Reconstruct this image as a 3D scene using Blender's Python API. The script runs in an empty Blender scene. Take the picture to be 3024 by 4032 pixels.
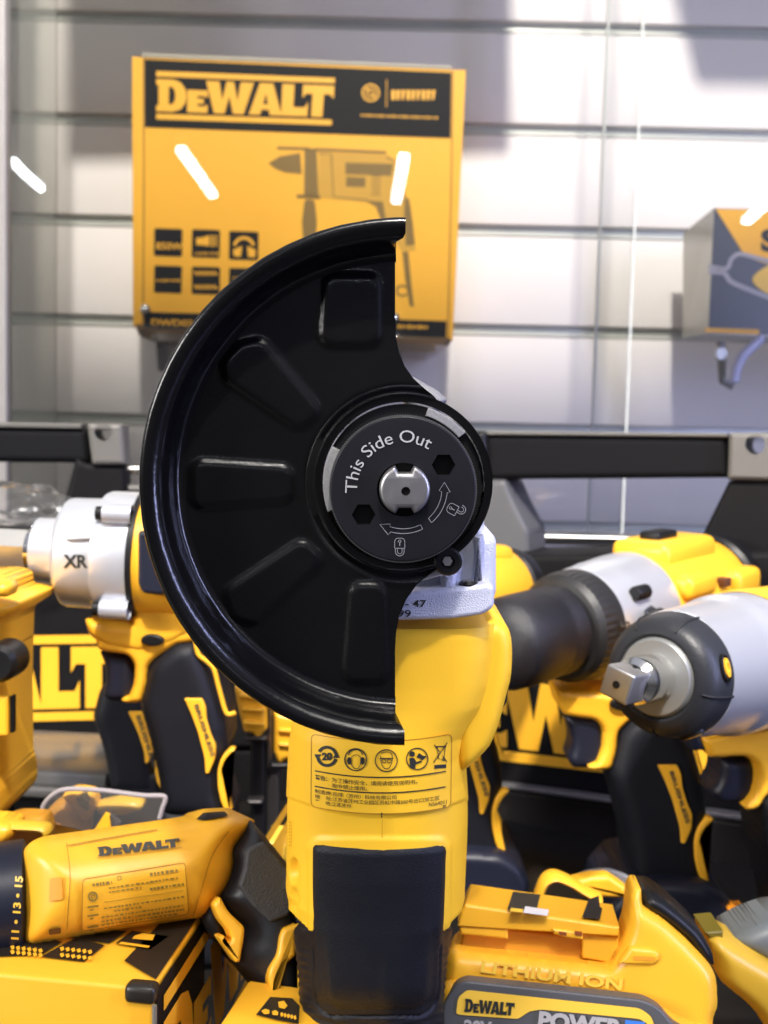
import bpy, bmesh, math, random
from mathutils import Vector, Matrix
from mathutils.geometry import tessellate_polygon
random.seed(7)
R = math.radians
S = bpy.context.scene
COL = S.collection
# ------------------------------------------------------------------ camera
F, CX, CY = 3920.0, 1512.0, 2016.0
CZ = 0.235
PITCH, ROLL = R(4.0), R(1.4)
_r0 = Vector((1, 0, 0)); _u0 = Vector((0, math.sin(PITCH), math.cos(PITCH))); FW = Vector((0, math.cos(PITCH), -math.sin(PITCH)))
RT = _r0*math.cos(ROLL) + _u0*math.sin(ROLL)
UP = -_r0*math.sin(ROLL) + _u0*math.cos(ROLL)
CAM = Vector((0, 0, CZ))
cd = bpy.data.cameras.new('camera'); cam = bpy.data.objects.new('camera', cd); COL.objects.link(cam)
cd.sensor_width = 36; cd.lens = 35; cd.clip_start = 0.01; cd.clip_end = 100
cd.dof.use_dof = True; cd.dof.focus_distance = 0.247; cd.dof.aperture_fstop = 21
M = Matrix((RT, UP, -FW)).transposed().to_4x4(); M.translation = CAM
cam.matrix_world = M
S.camera = cam
# ------------------------------------------------------------------ world, view
W = bpy.data.worlds.new('World'); S.world = W; W.use_nodes = True
bg = W.node_tree.nodes['Background']; bg.inputs[1].default_value = 1.0
_t = W.node_tree.nodes.new('ShaderNodeTexCoord'); _s = W.node_tree.nodes.new('ShaderNodeSeparateXYZ'); _c = W.node_tree.nodes.new('ShaderNodeValToRGB'); _mr = W.node_tree.nodes.new('ShaderNodeMapRange')
_mr.inputs[1].default_value = -1; _mr.inputs[2].default_value = 1
W.node_tree.links.new(_t.outputs['Generated'], _s.inputs[0]); W.node_tree.links.new(_s.outputs[2], _mr.inputs[0]); W.node_tree.links.new(_mr.outputs[0], _c.inputs[0]); W.node_tree.links.new(_c.outputs[0], bg.inputs[0])
_e = _c.color_ramp.elements; _e[0].position = 0.0; _e[0].color = (0.05, 0.045, 0.04, 1); _e[1].position = 1.0; _e[1].color = (0.40, 0.42, 0.50, 1)
for _p, _k in ((0.46, (0.07, 0.065, 0.07, 1)), (0.54, (0.13, 0.135, 0.16, 1)), (0.72, (0.22, 0.23, 0.28, 1))):
    _n = _e.new(_p); _n.color = _k
S.view_settings.view_transform = 'Standard'; S.view_settings.look = 'None'
S.view_settings.exposure = 0.0; S.view_settings.gamma = 1.0
S.cycles.max_bounces = 8; S.cycles.transparent_max_bounces = 24
S.cycles.sample_clamp_indirect = 4

KEY = Vector((0.05, -0.70, 1.75))
def area(name, loc, target, sx, sy, power, color, spread=180):
    l = bpy.data.lights.new(name, 'AREA'); l.shape = 'RECTANGLE'; l.size = sx; l.size_y = sy; l.energy = power; l.color = color; l.spread = R(spread)
    o = bpy.data.objects.new(name, l); COL.objects.link(o); o.location = loc
    o.rotation_euler = (Vector(target)-Vector(loc)).to_track_quat('-Z', 'Y').to_euler(); return o
_l = bpy.data.lights.new('ceiling_spot', 'SPOT'); _l.energy = 275; _l.color = (1.0, 0.93, 0.85); _l.shadow_soft_size = 0.055; _l.spot_size = R(41); _l.spot_blend = 0.12
_o = bpy.data.objects.new('ceiling_spot', _l); COL.objects.link(_o); _o.location = KEY; _o.rotation_euler = (Vector((0.02, 0.98, 0.425))-KEY).to_track_quat('-Z', 'Y').to_euler()
area('cool_lamp_right', (0.72, -0.02, 0.42), (0, 0.28, 0.2), 0.030, 0.60, 6.5, (0.52, 0.56, 1.0))
area('soft_lamp_front', (0.15, -0.75, 1.75), (0, 0.22, 0.0), 1.5, 0.6, 4.2, (1.0, 0.96, 0.90), 58)
area('soft_fill_left', (-1.75, -0.70, 0.85), (0, 0.35, 0.15), 0.7, 0.8, 5.4, (1.0, 0.97, 0.93), 60)  # unseen fill light, added to brighten the grinder from the left

# ------------------------------------------------------------------ materials
_m = {}
def mat(name, col, rough=0.5, metal=0.0, var=0.06, vs=60, bump=0.0, bs=900, spec=0.5, coat=0.0, coatr=0.1, emit=0, alpha=None, aniso=0):
    if name in _m: return _m[name]
    m = bpy.data.materials.new(name); m.use_nodes = True; nt = m.node_tree; b = nt.nodes['Principled BSDF']
    b.inputs['Roughness'].default_value = rough; b.inputs['Metallic'].default_value = metal
    b.inputs['Specular IOR Level'].default_value = spec; b.inputs['Coat Weight'].default_value = coat; b.inputs['Coat Roughness'].default_value = coatr
    tc = nt.nodes.new('ShaderNodeTexCoord'); n = nt.nodes.new('ShaderNodeTexNoise'); n.inputs['Scale'].default_value = vs; n.inputs['Detail'].default_value = 5
    nt.links.new(tc.outputs['Object'], n.inputs['Vector'])
    mx = nt.nodes.new('ShaderNodeMix'); mx.data_type = 'RGBA'
    mx.inputs[6].default_value = tuple(c*(1-var) for c in col)+(1,); mx.inputs[7].default_value = tuple(min(1, c*(1+var)) for c in col)+(1,)
    nt.links.new(n.outputs[0], mx.inputs[0]); nt.links.new(mx.outputs[2], b.inputs['Base Color'])
    mr = nt.nodes.new('ShaderNodeMapRange'); mr.inputs[3].default_value = max(0.02, rough-0.06); mr.inputs[4].default_value = min(1, rough+0.06)
    nt.links.new(n.outputs[0], mr.inputs[0]); nt.links.new(mr.outputs[0], b.inputs['Roughness'])
    if bump:
        n2 = nt.nodes.new('ShaderNodeTexNoise'); n2.inputs['Scale'].default_value = bs; n2.inputs['Detail'].default_value = 3
        nt.links.new(tc.outputs['Object'], n2.inputs['Vector'])
        bp = nt.nodes.new('ShaderNodeBump'); bp.inputs['Strength'].default_value = bump; bp.inputs['Distance'].default_value = 0.001
        nt.links.new(n2.outputs[0], bp.inputs['Height']); nt.links.new(bp.outputs[0], b.inputs['Normal'])
    if emit:
        b.inputs['Emission Color'].default_value = (*col, 1); b.inputs['Emission Strength'].default_value = emit
    _m[name] = m; return m
def glassmat(name, tint, ior=1.5, rough=0.0, haze=0.0):
    if name in _m: return _m[name]
    m = bpy.data.materials.new(name); m.use_nodes = True; nt = m.node_tree; nt.nodes.clear()
    out = nt.nodes.new('ShaderNodeOutputMaterial'); t = nt.nodes.new('ShaderNodeBsdfTransparent'); t.inputs[0].default_value = (*tint, 1)
    g = nt.nodes.new('ShaderNodeBsdfGlossy'); g.inputs['Roughness'].default_value = rough
    fr = nt.nodes.new('ShaderNodeFresnel'); fr.inputs[0].default_value = ior
    mx = nt.nodes.new('ShaderNodeMixShader'); nt.links.new(fr.outputs[0], mx.inputs[0]); nt.links.new(t.outputs[0], mx.inputs[1]); nt.links.new(g.outputs[0], mx.inputs[2])
    last = mx
    if haze:
        d = nt.nodes.new('ShaderNodeBsdfDiffuse'); d.inputs[0].default_value = (0.7, 0.72, 0.7, 1)
        m2 = nt.nodes.new('ShaderNodeMixShader'); m2.inputs[0].default_value = haze
        nt.links.new(mx.outputs[0], m2.inputs[1]); nt.links.new(d.outputs[0], m2.inputs[2]); last = m2
    nt.links.new(last.outputs[0], out.inputs[0]); _m[name] = m; return m

YEL = mat('yellow_plastic', (0.88, 0.45, 0.026), 0.36, var=0.03, bump=0.05, bs=3000)
YELH = mat('yellow_housing', (0.94, 0.54, 0.026), 0.45, var=0.02, vs=30, bump=0.12, bs=4000)
YELB = mat('yellow_print', (0.94, 0.475, 0.026), 0.45, var=0.03)
YELL = mat('pale_yellow_label', (0.92, 0.57, 0.06), 0.4, var=0.02)
YELD = mat('ochre_mould_line', (0.42, 0.20, 0.01), 0.6)
ORG = mat('orange_plastic', (0.85, 0.30, 0.02), 0.45)
BLKG = mat('black_powder_steel', (0.0035, 0.0035, 0.004), 0.20, var=0.35, vs=35, bump=0.05, bs=900, spec=0.34)
BLKF = mat('black_flange_face', (0.006, 0.006, 0.009), 0.45, var=0.1, bump=0.03, bs=2500, spec=0.3)
RUB = mat('black_rubber_grip', (0.007, 0.008, 0.012), 0.5, var=0.15, vs=80, bump=0.25, bs=2200, spec=0.28)
RUBD = mat('deep_black_groove', (0.004, 0.004, 0.006), 0.7)
RUBG = mat('dark_grey_rubber', (0.022, 0.024, 0.029), 0.42, var=0.1, bump=0.1, spec=0.35)
NAVY = mat('dark_blue_black_plastic', (0.010, 0.012, 0.024), 0.42, var=0.1, spec=0.35)
BLK = mat('black_plastic', (0.007, 0.007, 0.008), 0.4, var=0.15, bump=0.05, spec=0.3)
INK = mat('black_ink', (0.02, 0.022, 0.02), 0.5)
INKS = mat('dark_print', (0.05, 0.048, 0.04), 0.5)
SIL = mat('cast_aluminium', (0.60, 0.62, 0.74), 0.55, metal=0.30, var=0.10, vs=900, bump=0.45, bs=2600)
ALD = mat('dull_collar_aluminium', (0.20, 0.20, 0.21), 0.6, metal=0.3, var=0.3, vs=1500)
SILS = mat('satin_aluminium', (0.62, 0.64, 0.69), 0.30, metal=0.60, var=0.01, vs=20)
STL = mat('machined_steel', (0.52, 0.51, 0.49), 0.38, metal=0.9, var=0.02, vs=40)
STLD = mat('spindle_steel', (0.36, 0.35, 0.36), 0.38, metal=0.9, var=0.06, vs=400)
CHR = mat('chromed_tube', (0.9, 0.88, 0.84), 0.12, metal=1.0)
GRYL = mat('engraved_grey', (0.34, 0.34, 0.36), 0.5)
GRYE = mat('fine_engraved_grey', (0.20, 0.20, 0.22), 0.5)
GREYB = mat('grey_bracket_plastic', (0.13, 0.124, 0.112), 0.45, var=0.05)
GREYL = mat('grey_label', (0.085, 0.085, 0.09), 0.45)
WALLM = mat('slatwall_laminate', (0.86, 0.82, 0.805), 0.5, var=0.02, vs=6)
GROOVE = mat('groove_aluminium', (0.50, 0.52, 0.48), 0.4, metal=0.4)
LIP = mat('groove_lip', (0.62, 0.62, 0.58), 0.35, metal=0.3)
TBL = mat('dark_shelf_laminate', (0.010, 0.009, 0.008), 0.45, var=0.2)
CASEM = mat('case_black_plastic', (0.008, 0.0075, 0.008), 0.6, var=0.15, bump=0.1, spec=0.12)
BARM = mat('matt_black_bar', (0.008, 0.008, 0.009), 0.75, spec=0.1)
TRIMG = mat('case_grey_trim', (0.16, 0.155, 0.15), 0.3, metal=0.3)
WHT = mat('white_print', (0.75, 0.75, 0.76), 0.4)
BLUE = mat('blue_print', (0.05, 0.20, 0.65), 0.4)
CREAM = mat('cream_glare', (0.45, 0.42, 0.34), 0.25)
CLEAR = glassmat('clear_plastic', (0.93, 0.93, 0.91), 1.5, 0.05, 0.06)
GLASS = glassmat('pane_glass', (0.985, 0.99, 0.985), 1.5)
GLASSD = glassmat('dusty_side_glass', (0.90, 0.90, 0.88), 1.5, 0.0, 0.12)
GEDGE = mat('glass_edge_green', (0.56, 0.59, 0.55), 0.3, var=0.03)
LENS = glassmat('smoke_lens', (0.35, 0.37, 0.38), 1.5, 0.05, 0.25)
TUBE = mat('lit_tube', (0.86, 0.92, 1.0), 0.4, emit=55)

# ------------------------------------------------------------------ frames
class Fr:
    """local frame; px() finds the local point that a ray through a photo position meets on local plane y"""
    def __init__(s, px, py, d, yaw=0, tilt=0, roll=0, camal=False):
        s.O = CAM + RT*((px-CX)/F*d) + UP*(-(py-CY)/F*d) + FW*d
        if camal: B = Matrix((RT, FW, UP)).transposed()
        else: B = Matrix.Identity(3)
        Q = B @ Matrix.Rotation(R(yaw), 3, 'Z') @ Matrix.Rotation(R(tilt), 3, 'X') @ Matrix.Rotation(R(roll), 3, 'Y')
        s.B = Q; s.Bi = Q.transposed(); s.M = Q.to_4x4(); s.M.translation = s.O
        s.c = s.Bi @ (CAM - s.O)
    def px(s, px, py, y=0.0):
        d = s.Bi @ (RT*((px-CX)/F) + UP*(-(py-CY)/F) + FW)
        t = (y - s.c.y)/d.y
        return s.c + d*t
    def loc(s, w): return s.Bi @ (Vector(w) - s.O)
    def at(s, px, py, d):
        return s.loc(CAM + RT*((px-CX)/F*d) + UP*(-(py-CY)/F*d) + FW*d)
def P(px, py, d): return CAM + RT*((px-CX)/F*d) + UP*(-(py-CY)/F*d) + FW*d
def ray(px, py): return RT*((px-CX)/F) + UP*(-(py-CY)/F) + FW
def onY(px, py, Y): d = ray(px, py); return CAM + d*(Y/d.y)
def onZ(px, py, Z): d = ray(px, py); return CAM + d*((Z-CZ)/d.z)

def thing(name, label, cat, fr, group=None, kind=None):
    o = bpy.data.objects.new(name, None); o.empty_display_size = 0.01; COL.objects.link(o); o.matrix_world = fr.M if fr else Matrix.Identity(4)
    o['label'] = label; o['category'] = cat
    if group: o['group'] = group
    if kind: o['kind'] = kind
    return o
def fin(bm, name, m, parent, smooth=True, ang=38, wn=False):
    bmesh.ops.remove_doubles(bm, verts=bm.verts, dist=1e-6)
    bmesh.ops.recalc_face_normals(bm, faces=bm.faces)
    if smooth:
        for f in bm.faces: f.smooth = True
        for e in bm.edges:
            if len(e.link_faces) == 2:
                try:
                    if e.calc_face_angle() > R(ang): e.smooth = False
                except ValueError: pass
    me = bpy.data.meshes.new(name); bm.to_mesh(me); bm.free(); me.materials.append(m)
    o = bpy.data.objects.new(name, me); COL.objects.link(o)
    if parent: o.parent = parent
    if wn:
        w = o.modifiers.new('wn', 'WEIGHTED_NORMAL'); w.keep_sharp = True
    return o
def structure(name, bm, m, ang=38):
    o = fin(bm, name, m, None, ang=ang); o['kind'] = 'structure'; return o

# ------------------------------------------------------------------ 2D helpers (photo-position outlines)
def rnd(pts, r=20, n=5):
    out = []; N = len(pts)
    for i in range(N):
        p = pts[i]; a = pts[i-1]; b = pts[(i+1) % N]
        rr = p[2] if len(p) > 2 else r
        va = Vector((a[0]-p[0], a[1]-p[1])); vb = Vector((b[0]-p[0], b[1]-p[1])); la, lb = va.length, vb.length
        if rr <= 0 or la < 1e-6 or lb < 1e-6: out.append((p[0], p[1])); continue
        q = min(rr, la*0.48, lb*0.48); A = Vector(p[:2])+va/la*q; B = Vector(p[:2])+vb/lb*q; c = Vector(p[:2])
        for k in range(n+1):
            t = k/n; v = A*(1-t)**2 + c*2*t*(1-t) + B*t*t; out.append((v.x, v.y))
    return out
def spl(pts, n=6, closed=False):
    out = []; N = len(pts)
    rng = range(N if closed else N-1)
    g = lambda i: Vector(pts[i % N] if closed else pts[max(0, min(N-1, i))])
    for i in rng:
        p0, p1, p2, p3 = g(i-1), g(i), g(i+1), g(i+2)
        for k in range(n):
            t = k/n
            out.append(tuple(0.5*((2*p1)+(p2-p0)*t+(2*p0-5*p1+4*p2-p3)*t*t+(3*p1-p0-3*p2+p3)*t**3)))
    if not closed: out.append(tuple(pts[-1]))
    return out
def circ(x, y, r, n=32, a0=0, a1=360, ry=None, rot=0):
    full = abs(a1-a0) >= 359.9; m = n if full else n+1; ry = ry or r; c, s = math.cos(R(rot)), math.sin(R(rot)); o = []
    for k in range(m):
        a = R(a0+(a1-a0)*k/n); ex, ey = r*math.cos(a), -ry*math.sin(a); o.append((x+ex*c-ey*s, y+ex*s+ey*c))
    return o
def poly(p, holes=()):
    L = [[Vector((a[0], a[1], 0)) for a in q] for q in [p, *holes]]
    V = [v for q in L for v in q]; T = tessellate_polygon(L); return [(v.x, v.y) for v in V], [tuple(t) for t in T]
def rect(x0, y0, x1, y1): return poly([(x0, y0), (x1, y0), (x1, y1), (x0, y1)])
def stroke(pts, w, closed=False):
    V = []; Fc = []; N = len(pts)
    for i, p in enumerate(pts):
        a = Vector(pts[(i-1) % N] if closed or i > 0 else pts[i]); b = Vector(pts[(i+1) % N] if closed or i < N-1 else pts[i])
        t = (b-a); t = t.normalized() if t.length > 1e-9 else Vector((1, 0)); n = Vector((-t.y, t.x))*w/2
        V += [(p[0]+n.x, p[1]+n.y), (p[0]-n.x, p[1]-n.y)]
    for i in range(N if closed else N-1):
        j = (i+1) % N; Fc.append((2*i, 2*i+1, 2*j+1, 2*j))
    return V, Fc
_tc = {}
def glyphs(s, bold=0.0):
    k = (s, bold)
    if k in _tc: return _tc[k]
    c = bpy.data.curves.new('t', 'FONT'); c.body = s; c.resolution_u = 3; c.offset = bold
    o = bpy.data.objects.new('t', c); COL.objects.link(o); bpy.context.view_layer.update()
    me = o.evaluated_get(bpy.context.evaluated_depsgraph_get()).to_mesh()
    V = [(v.co.x, v.co.y) for v in me.vertices]; T = [tuple(p.vertices) for p in me.polygons]
    bpy.data.objects.remove(o); bpy.data.curves.remove(c)
    _tc[k] = (V, T); return V, T
def txt(s, x, y, h, w=None, rot=0, bold=0.0, f=None, align='l'):
    """text with cap height h; baseline start at x,y (photo positions, y down); w = total width"""
    V, T = glyphs(s, bold); xs = [v[0] for v in V]; x0, x1 = min(xs), max(xs); k = h/0.69; kx = k if w is None else w/(x1-x0)
    off = {'l': x0, 'c': (x0+x1)/2, 'r': x1}[align]; c, sn = math.cos(R(rot)), math.sin(R(rot)); o = []
    for v in V:
        a, b = (v[0]-off)*kx, v[1]*k
        o.append((x+a*c-b*sn*1, y-(a*sn+b*c)))
    if f: o = [f(p) for p in o]
    return o, T
LOGO = [
 ([(0,0),(.52,0),(.74,.08),(.88,.28),(.92,.5),(.88,.72),(.74,.92),(.52,1),(0,1),(0,.82),(.07,.82),(.07,.18),(0,.18)], [[(.38,.22),(.50,.24),(.56,.35),(.58,.5),(.56,.65),(.50,.76),(.38,.78)]], 0),
 ([(0,0),(.62,0),(.62,.26),(.52,.20),(.31,.20),(.31,.28),(.50,.28),(.50,.44),(.31,.44),(.31,.52),(.52,.52),(.62,.47),(.62,.70),(0,.70)], [], .94),
 ([(0,1),(.40,1),(.50,.42),(.62,1),(.84,1),(.96,.42),(1.04,1),(1.44,1),(1.16,0),(.84,0),(.71,.55),(.58,0),(.26,0)], [], 1.50),
 ([(0,0),(.30,1),(.70,1),(1.0,0),(.64,0),(.60,.17),(.38,.17),(.34,0)], [[(.42,.34),(.57,.34),(.495,.68)]], 2.82),
 ([(0,0),(.80,0),(.80,.46),(.70,.28),(.36,.28),(.36,1),(0,1)], [], 3.80),
 ([(.30,0),(.64,0),(.64,.72),(.84,.72),(.94,.58),(.94,1),(0,1),(0,.58),(.10,.72),(.30,.72)], [], 4.42)]
def logo(f, bars=True, gap=.06, bt=.12):
    """f maps logo units (0..1, 0..1) to photo positions"""
    out = []
    for p, hs, dx in LOGO:
        g = lambda q: [f((a+dx)/5.36, b) for a, b in q]
        out.append(poly(g(p), [g(h) for h in hs]))
    if bars:
        for a, b in ((1+gap, 1+gap+bt), (-gap-bt, -gap)):
            out.append(stroke([f(t/8, (a+b)/2) for t in range(9)], 1) if False else poly([f(0, a), f(1, a), f(1, b), f(0, b)]))
    return out
def quadf(tl, tr, br, bl):
    def f(u, v):
        x = (bl[0]*(1-u)+br[0]*u)*(1-v)+(tl[0]*(1-u)+tr[0]*u)*v; y = (bl[1]*(1-u)+br[1]*u)*(1-v)+(tl[1]*(1-u)+tr[1]*u)*v; return (x, y)
    return f
def ink(name, geoms, mp, m, parent, flat=True):
    bm = bmesh.new()
    for V, T in geoms:
        vs = [bm.verts.new(mp(*v)) for v in V]
        for t in T:
            try: bm.faces.new([vs[i] for i in t])
            except ValueError: pass
    me = bpy.data.meshes.new(name); bm.to_mesh(me); bm.free(); me.materials.append(m)
    o = bpy.data.objects.new(name, me); COL.objects.link(o); o.parent = parent; return o
def pl(fr, y): return lambda a, b: fr.px(a, b, y)

# ------------------------------------------------------------------ 3D builders
def _ccw(q):
    a = sum(q[i-1][0]*q[i][1]-q[i][0]*q[i-1][1] for i in range(len(q))); return q if a > 0 else q[::-1]
def _inset(q, d):
    out = []; N = len(q)
    for i in range(N):
        p = Vector(q[i]); e0 = p-Vector(q[i-1]); e1 = Vector(q[(i+1) % N])-p
        if e0.length < 1e-9 or e1.length < 1e-9: n = (e0+e1); n = Vector((-n.y, n.x)).normalized() if n.length > 0 else Vector((0, 0)); out.append(p+n*d); continue
        e0.normalize(); e1.normalize(); n0 = Vector((-e0.y, e0.x)); n1 = Vector((-e1.y, e1.x)); n = n0+n1
        k = n.length
        if k < 0.3: out.append(p+n1*d)
        else: n /= k; out.append(p+n*(d/max(0.5, n.dot(n0))))
    for _ in range(3):
        rev = [(out[(i+1) % N]-out[i]).dot(Vector(q[(i+1) % N])-Vector(q[i])) < 0 for i in range(N)]
        if not any(rev) or all(rev): break
        st = next(i for i in range(N) if not rev[i])+1; i = 0
        while i < N:
            a = (st+i) % N
            if rev[a]:
                n_ = 1
                while rev[(a+n_) % N]: n_ += 1
                ids = [(a+k) % N for k in range(n_+1)]; m = sum((out[k] for k in ids), Vector((0, 0)))/len(ids)
                for k in ids: out[k] = m.copy()
                i += n_
            else: i += 1
    return out
def prism_bm(bm, fr, pts, y0, y1, bev=0.0, seg=3, holes=(), yref=None, backbev=True):
    yr = y0 if yref is None else yref
    def L(q):
        o = []
        for a in q:
            v = fr.px(a[0], a[1], yr)
            if not o or (Vector(o[-1])-Vector((v.x, v.z))).length > 1e-5: o.append((v.x, v.z))
        if (Vector(o[0])-Vector(o[-1])).length < 1e-5: o.pop()
        return o
    q = _ccw(L(pts)); H = [_ccw(L(h)) for h in holes]; rings = []
    b2 = bev if backbev else 0
    if bev > 0:
        for k in range(seg+1):
            a = R(90*k/seg); rings.append((_inset(q, bev*(1-math.sin(a))), y0+bev*(1-math.cos(a))))
    else: rings.append((q, y0))
    if b2 > 0:
        for k in range(seg, -1, -1):
            a = R(90*k/seg); rings.append((_inset(q, b2*(1-math.sin(a))), y1-b2*(1-math.cos(a))))
    else: rings.append((q, y1))
    VR = [[bm.verts.new((p[0], y, p[1])) for p in ring] for ring, y in rings]; N = len(q)
    for a, b in zip(VR, VR[1:]):
        for i in range(N): bm.faces.new((a[i], a[(i+1) % N], b[(i+1) % N], b[i]))
    hv = []
    for h in H:
        f = [bm.verts.new((p[0], y0, p[1])) for p in h]; b = [bm.verts.new((p[0], y1, p[1])) for p in h]; hv.append((f, b))
        for i in range(len(h)): bm.faces.new((f[i], f[(i+1) % len(h)], b[(i+1) % len(h)], b[i]))
    for side, ring in ((0, VR[0]), (1, VR[-1])):
        if not H:
            bm.faces.new(ring); continue
        loops = [ring]+[x[side] for x in hv]; allv = [v for l in loops for v in l]
        for t in tessellate_polygon([[Vector((v.co.x, v.co.z, 0)) for v in l] for l in loops]):
            try: bm.faces.new([allv[i] for i in t])
            except ValueError: pass
    return bm
DOMES = {}
def ondome(fr, o, px_, py_, off):
    Bn, bev, y0 = DOMES[o.name]; y = y0
    for _ in range(4):
        p = fr.px(px_, py_, y); d = 1e9
        for (ax_, az_), (bx_, bz_) in zip(Bn, Bn[1:]+Bn[:1]):
            dx, dz = bx_-ax_, bz_-az_; t = max(0, min(1, ((p.x-ax_)*dx+(p.z-az_)*dz)/max(1e-14, dx*dx+dz*dz))); d = min(d, math.hypot(p.x-ax_-dx*t, p.z-az_-dz*t))
        u = min(1, d/bev); y = y0+bev*(1-math.sqrt(max(0, 1-(1-u)**2)))-off
    return fr.px(px_, py_, y)
def dome(name, fr, pts, y0, y1, m, parent, bev, yref=None):
    """thick plate whose front edge is rounded by a quarter circle of radius bev measured from the outline inwards"""
    import numpy as np
    yr = y0+bev if yref is None else yref
    q = [tuple(p[:2]) for p in pts]; q = [p for i, p in enumerate(q) if math.hypot(p[0]-q[i-1][0], p[1]-q[i-1][1]) > 0.5]
    c = fr.px(q[0][0], q[0][1], yr); e = fr.px(q[0][0]+100, q[0][1], yr); mpp = (e-c).length/100
    cell = max(3.5, min(9.0, bev/mpp/7))
    V, Fc = cellmesh(q, cell); L = [fr.px(x, y, yr) for x, y in V]; B = [fr.px(x, y, yr) for x, y in q]
    Pn = np.array([(v.x, v.z) for v in L]); Bn = np.array([(v.x, v.z) for v in B]); Cn = np.roll(Bn, -1, 0); D = np.full(len(Pn), 1e9)
    for a, b in zip(Bn, Cn):
        ab = b-a; l2 = max(1e-14, ab@ab); t = np.clip(((Pn-a)@ab)/l2, 0, 1); D = np.minimum(D, np.hypot(*(Pn-a-t[:, None]*ab).T))
    u = np.clip(D/bev, 0, 1); dy = bev*(1-np.sqrt(np.clip(1-(1-u)**2, 0, 1)))
    bm = bmesh.new(); vs = [bm.verts.new((l.x, y0+float(k), l.z)) for l, k in zip(L, dy)]
    for f in Fc:
        try: bm.faces.new([vs[i] for i in f])
        except ValueError: pass
    bmesh.ops.remove_doubles(bm, verts=bm.verts, dist=2e-6)
    bnd = [e for e in bm.edges if len(e.link_faces) == 1]; cp = {}
    edge_v = {v for e in bnd for v in e.verts}; inner = [(v, [e.other_vert(v) for e in v.link_edges]) for v in bm.verts if v not in edge_v and v.link_edges]
    for _ in range(10):
        ny = [sum(w.co.y for w in L_)/len(L_) for _v, L_ in inner]
        for (v, _L), k in zip(inner, ny): v.co.y += (k-v.co.y)*0.6
    for e in bnd:
        for v in e.verts:
            if v not in cp: cp[v] = bm.verts.new((v.co.x, y1, v.co.z))
    for e in bnd:
        a, b = e.verts; bm.faces.new((a, b, cp[b], cp[a]))
    # back cover, a plain outline
    try:
        T = tessellate_polygon([[Vector((v.x, v.z, 0)) for v in B]]); bk = [bm.verts.new((v.x, y1, v.z)) for v in B]
        for t in T: bm.faces.new([bk[i] for i in t])
    except ValueError: pass
    o = fin(bm, name, m, parent, ang=75); DOMES[o.name] = ([(float(a), float(b)) for a, b in Bn], bev, y0); return o
def prism(name, fr, pts, y0, y1, m, parent, bev=0.0, seg=3, holes=(), yref=None, wn=True):
    if bev >= 0.0025 and not holes: return dome(name, fr, pts, y0, y1, m, parent, bev, yref)
    bm = prism_bm(bmesh.new(), fr, pts, y0, y1, bev, seg, holes, yref)
    o = fin(bm, name, m, parent, wn=wn, ang=50); return o
def lathe_bm(bm, A, D, prof, seg=48, X=None, sq=(1, 1), ph=0):
    """A origin, D axis direction, prof [(t, r)] metres"""
    D = Vector(D).normalized(); A = Vector(A)
    X = (Vector(X) if X else (Vector((0, 0, 1)) if abs(D.z) < 0.9 else Vector((1, 0, 0)))); X = (X-D*X.dot(D)).normalized(); Y = D.cross(X)
    prev = None
    for t, r in prof:
        if r <= 1e-7: cur = [bm.verts.new(A+D*t)]
        else: cur = [bm.verts.new(A+D*t+X*(r*sq[0]*math.cos(2*math.pi*k/seg+ph))+Y*(r*sq[1]*math.sin(2*math.pi*k/seg+ph))) for k in range(seg)]
        if prev:
            for k in range(seg):
                a, b = prev[k % len(prev)], prev[(k+1) % len(prev)]; c, d = cur[(k+1) % len(cur)], cur[k % len(cur)]
                vs = []; [vs.append(v) for v in (a, b, c, d) if v not in vs]
                if len(vs) > 2: bm.faces.new(vs)
        prev = cur
    return bm
def lathe(name, A, D, prof, m, parent, seg=48, ang=38, **k):
    return fin(lathe_bm(bmesh.new(), A, D, prof, seg, **k), name, m, parent, ang=ang)
def tube_bm(bm, pts, r, n=10, taper=None, sq=1.0):
    pts = [Vector(p) for p in pts]; rings = []; N = len(pts); up = Vector((0, 1, 0))
    for i, p in enumerate(pts):
        t = (pts[min(N-1, i+1)]-pts[max(0, i-1)]).normalized(); a = (up-t*up.dot(t))
        if a.length < 0.1: a = Vector((1, 0, 0))-t*t.x
        a.normalize(); b = t.cross(a); rr = r*(taper[i] if taper else 1)
        rings.append([bm.verts.new(p+a*(rr*sq*math.cos(2*math.pi*k/n))+b*(rr*math.sin(2*math.pi*k/n))) for k in range(n)])
    for a, b in zip(rings, rings[1:]):
        for k in range(n): bm.faces.new((a[k], a[(k+1) % n], b[(k+1) % n], b[k]))
    bm.faces.new(rings[0]); bm.faces.new(rings[-1]); return bm
def tube(name, pts, r, m, parent, **k): return fin(tube_bm(bmesh.new(), pts, r, **k), name, m, parent)
def box_bm(bm, c, s, rot=None, bev=0.0):
    r = bmesh.ops.create_cube(bm, size=1.0, matrix=Matrix.Translation(c) @ (rot.to_4x4() if rot else Matrix.Identity(4)) @ Matrix.Diagonal((*s, 1)))
    if bev: bmesh.ops.bevel(bm, geom=list({e for v in r['verts'] for e in v.link_edges}), offset=bev, segments=3, affect='EDGES', profile=0.5)
    return bm
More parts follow.
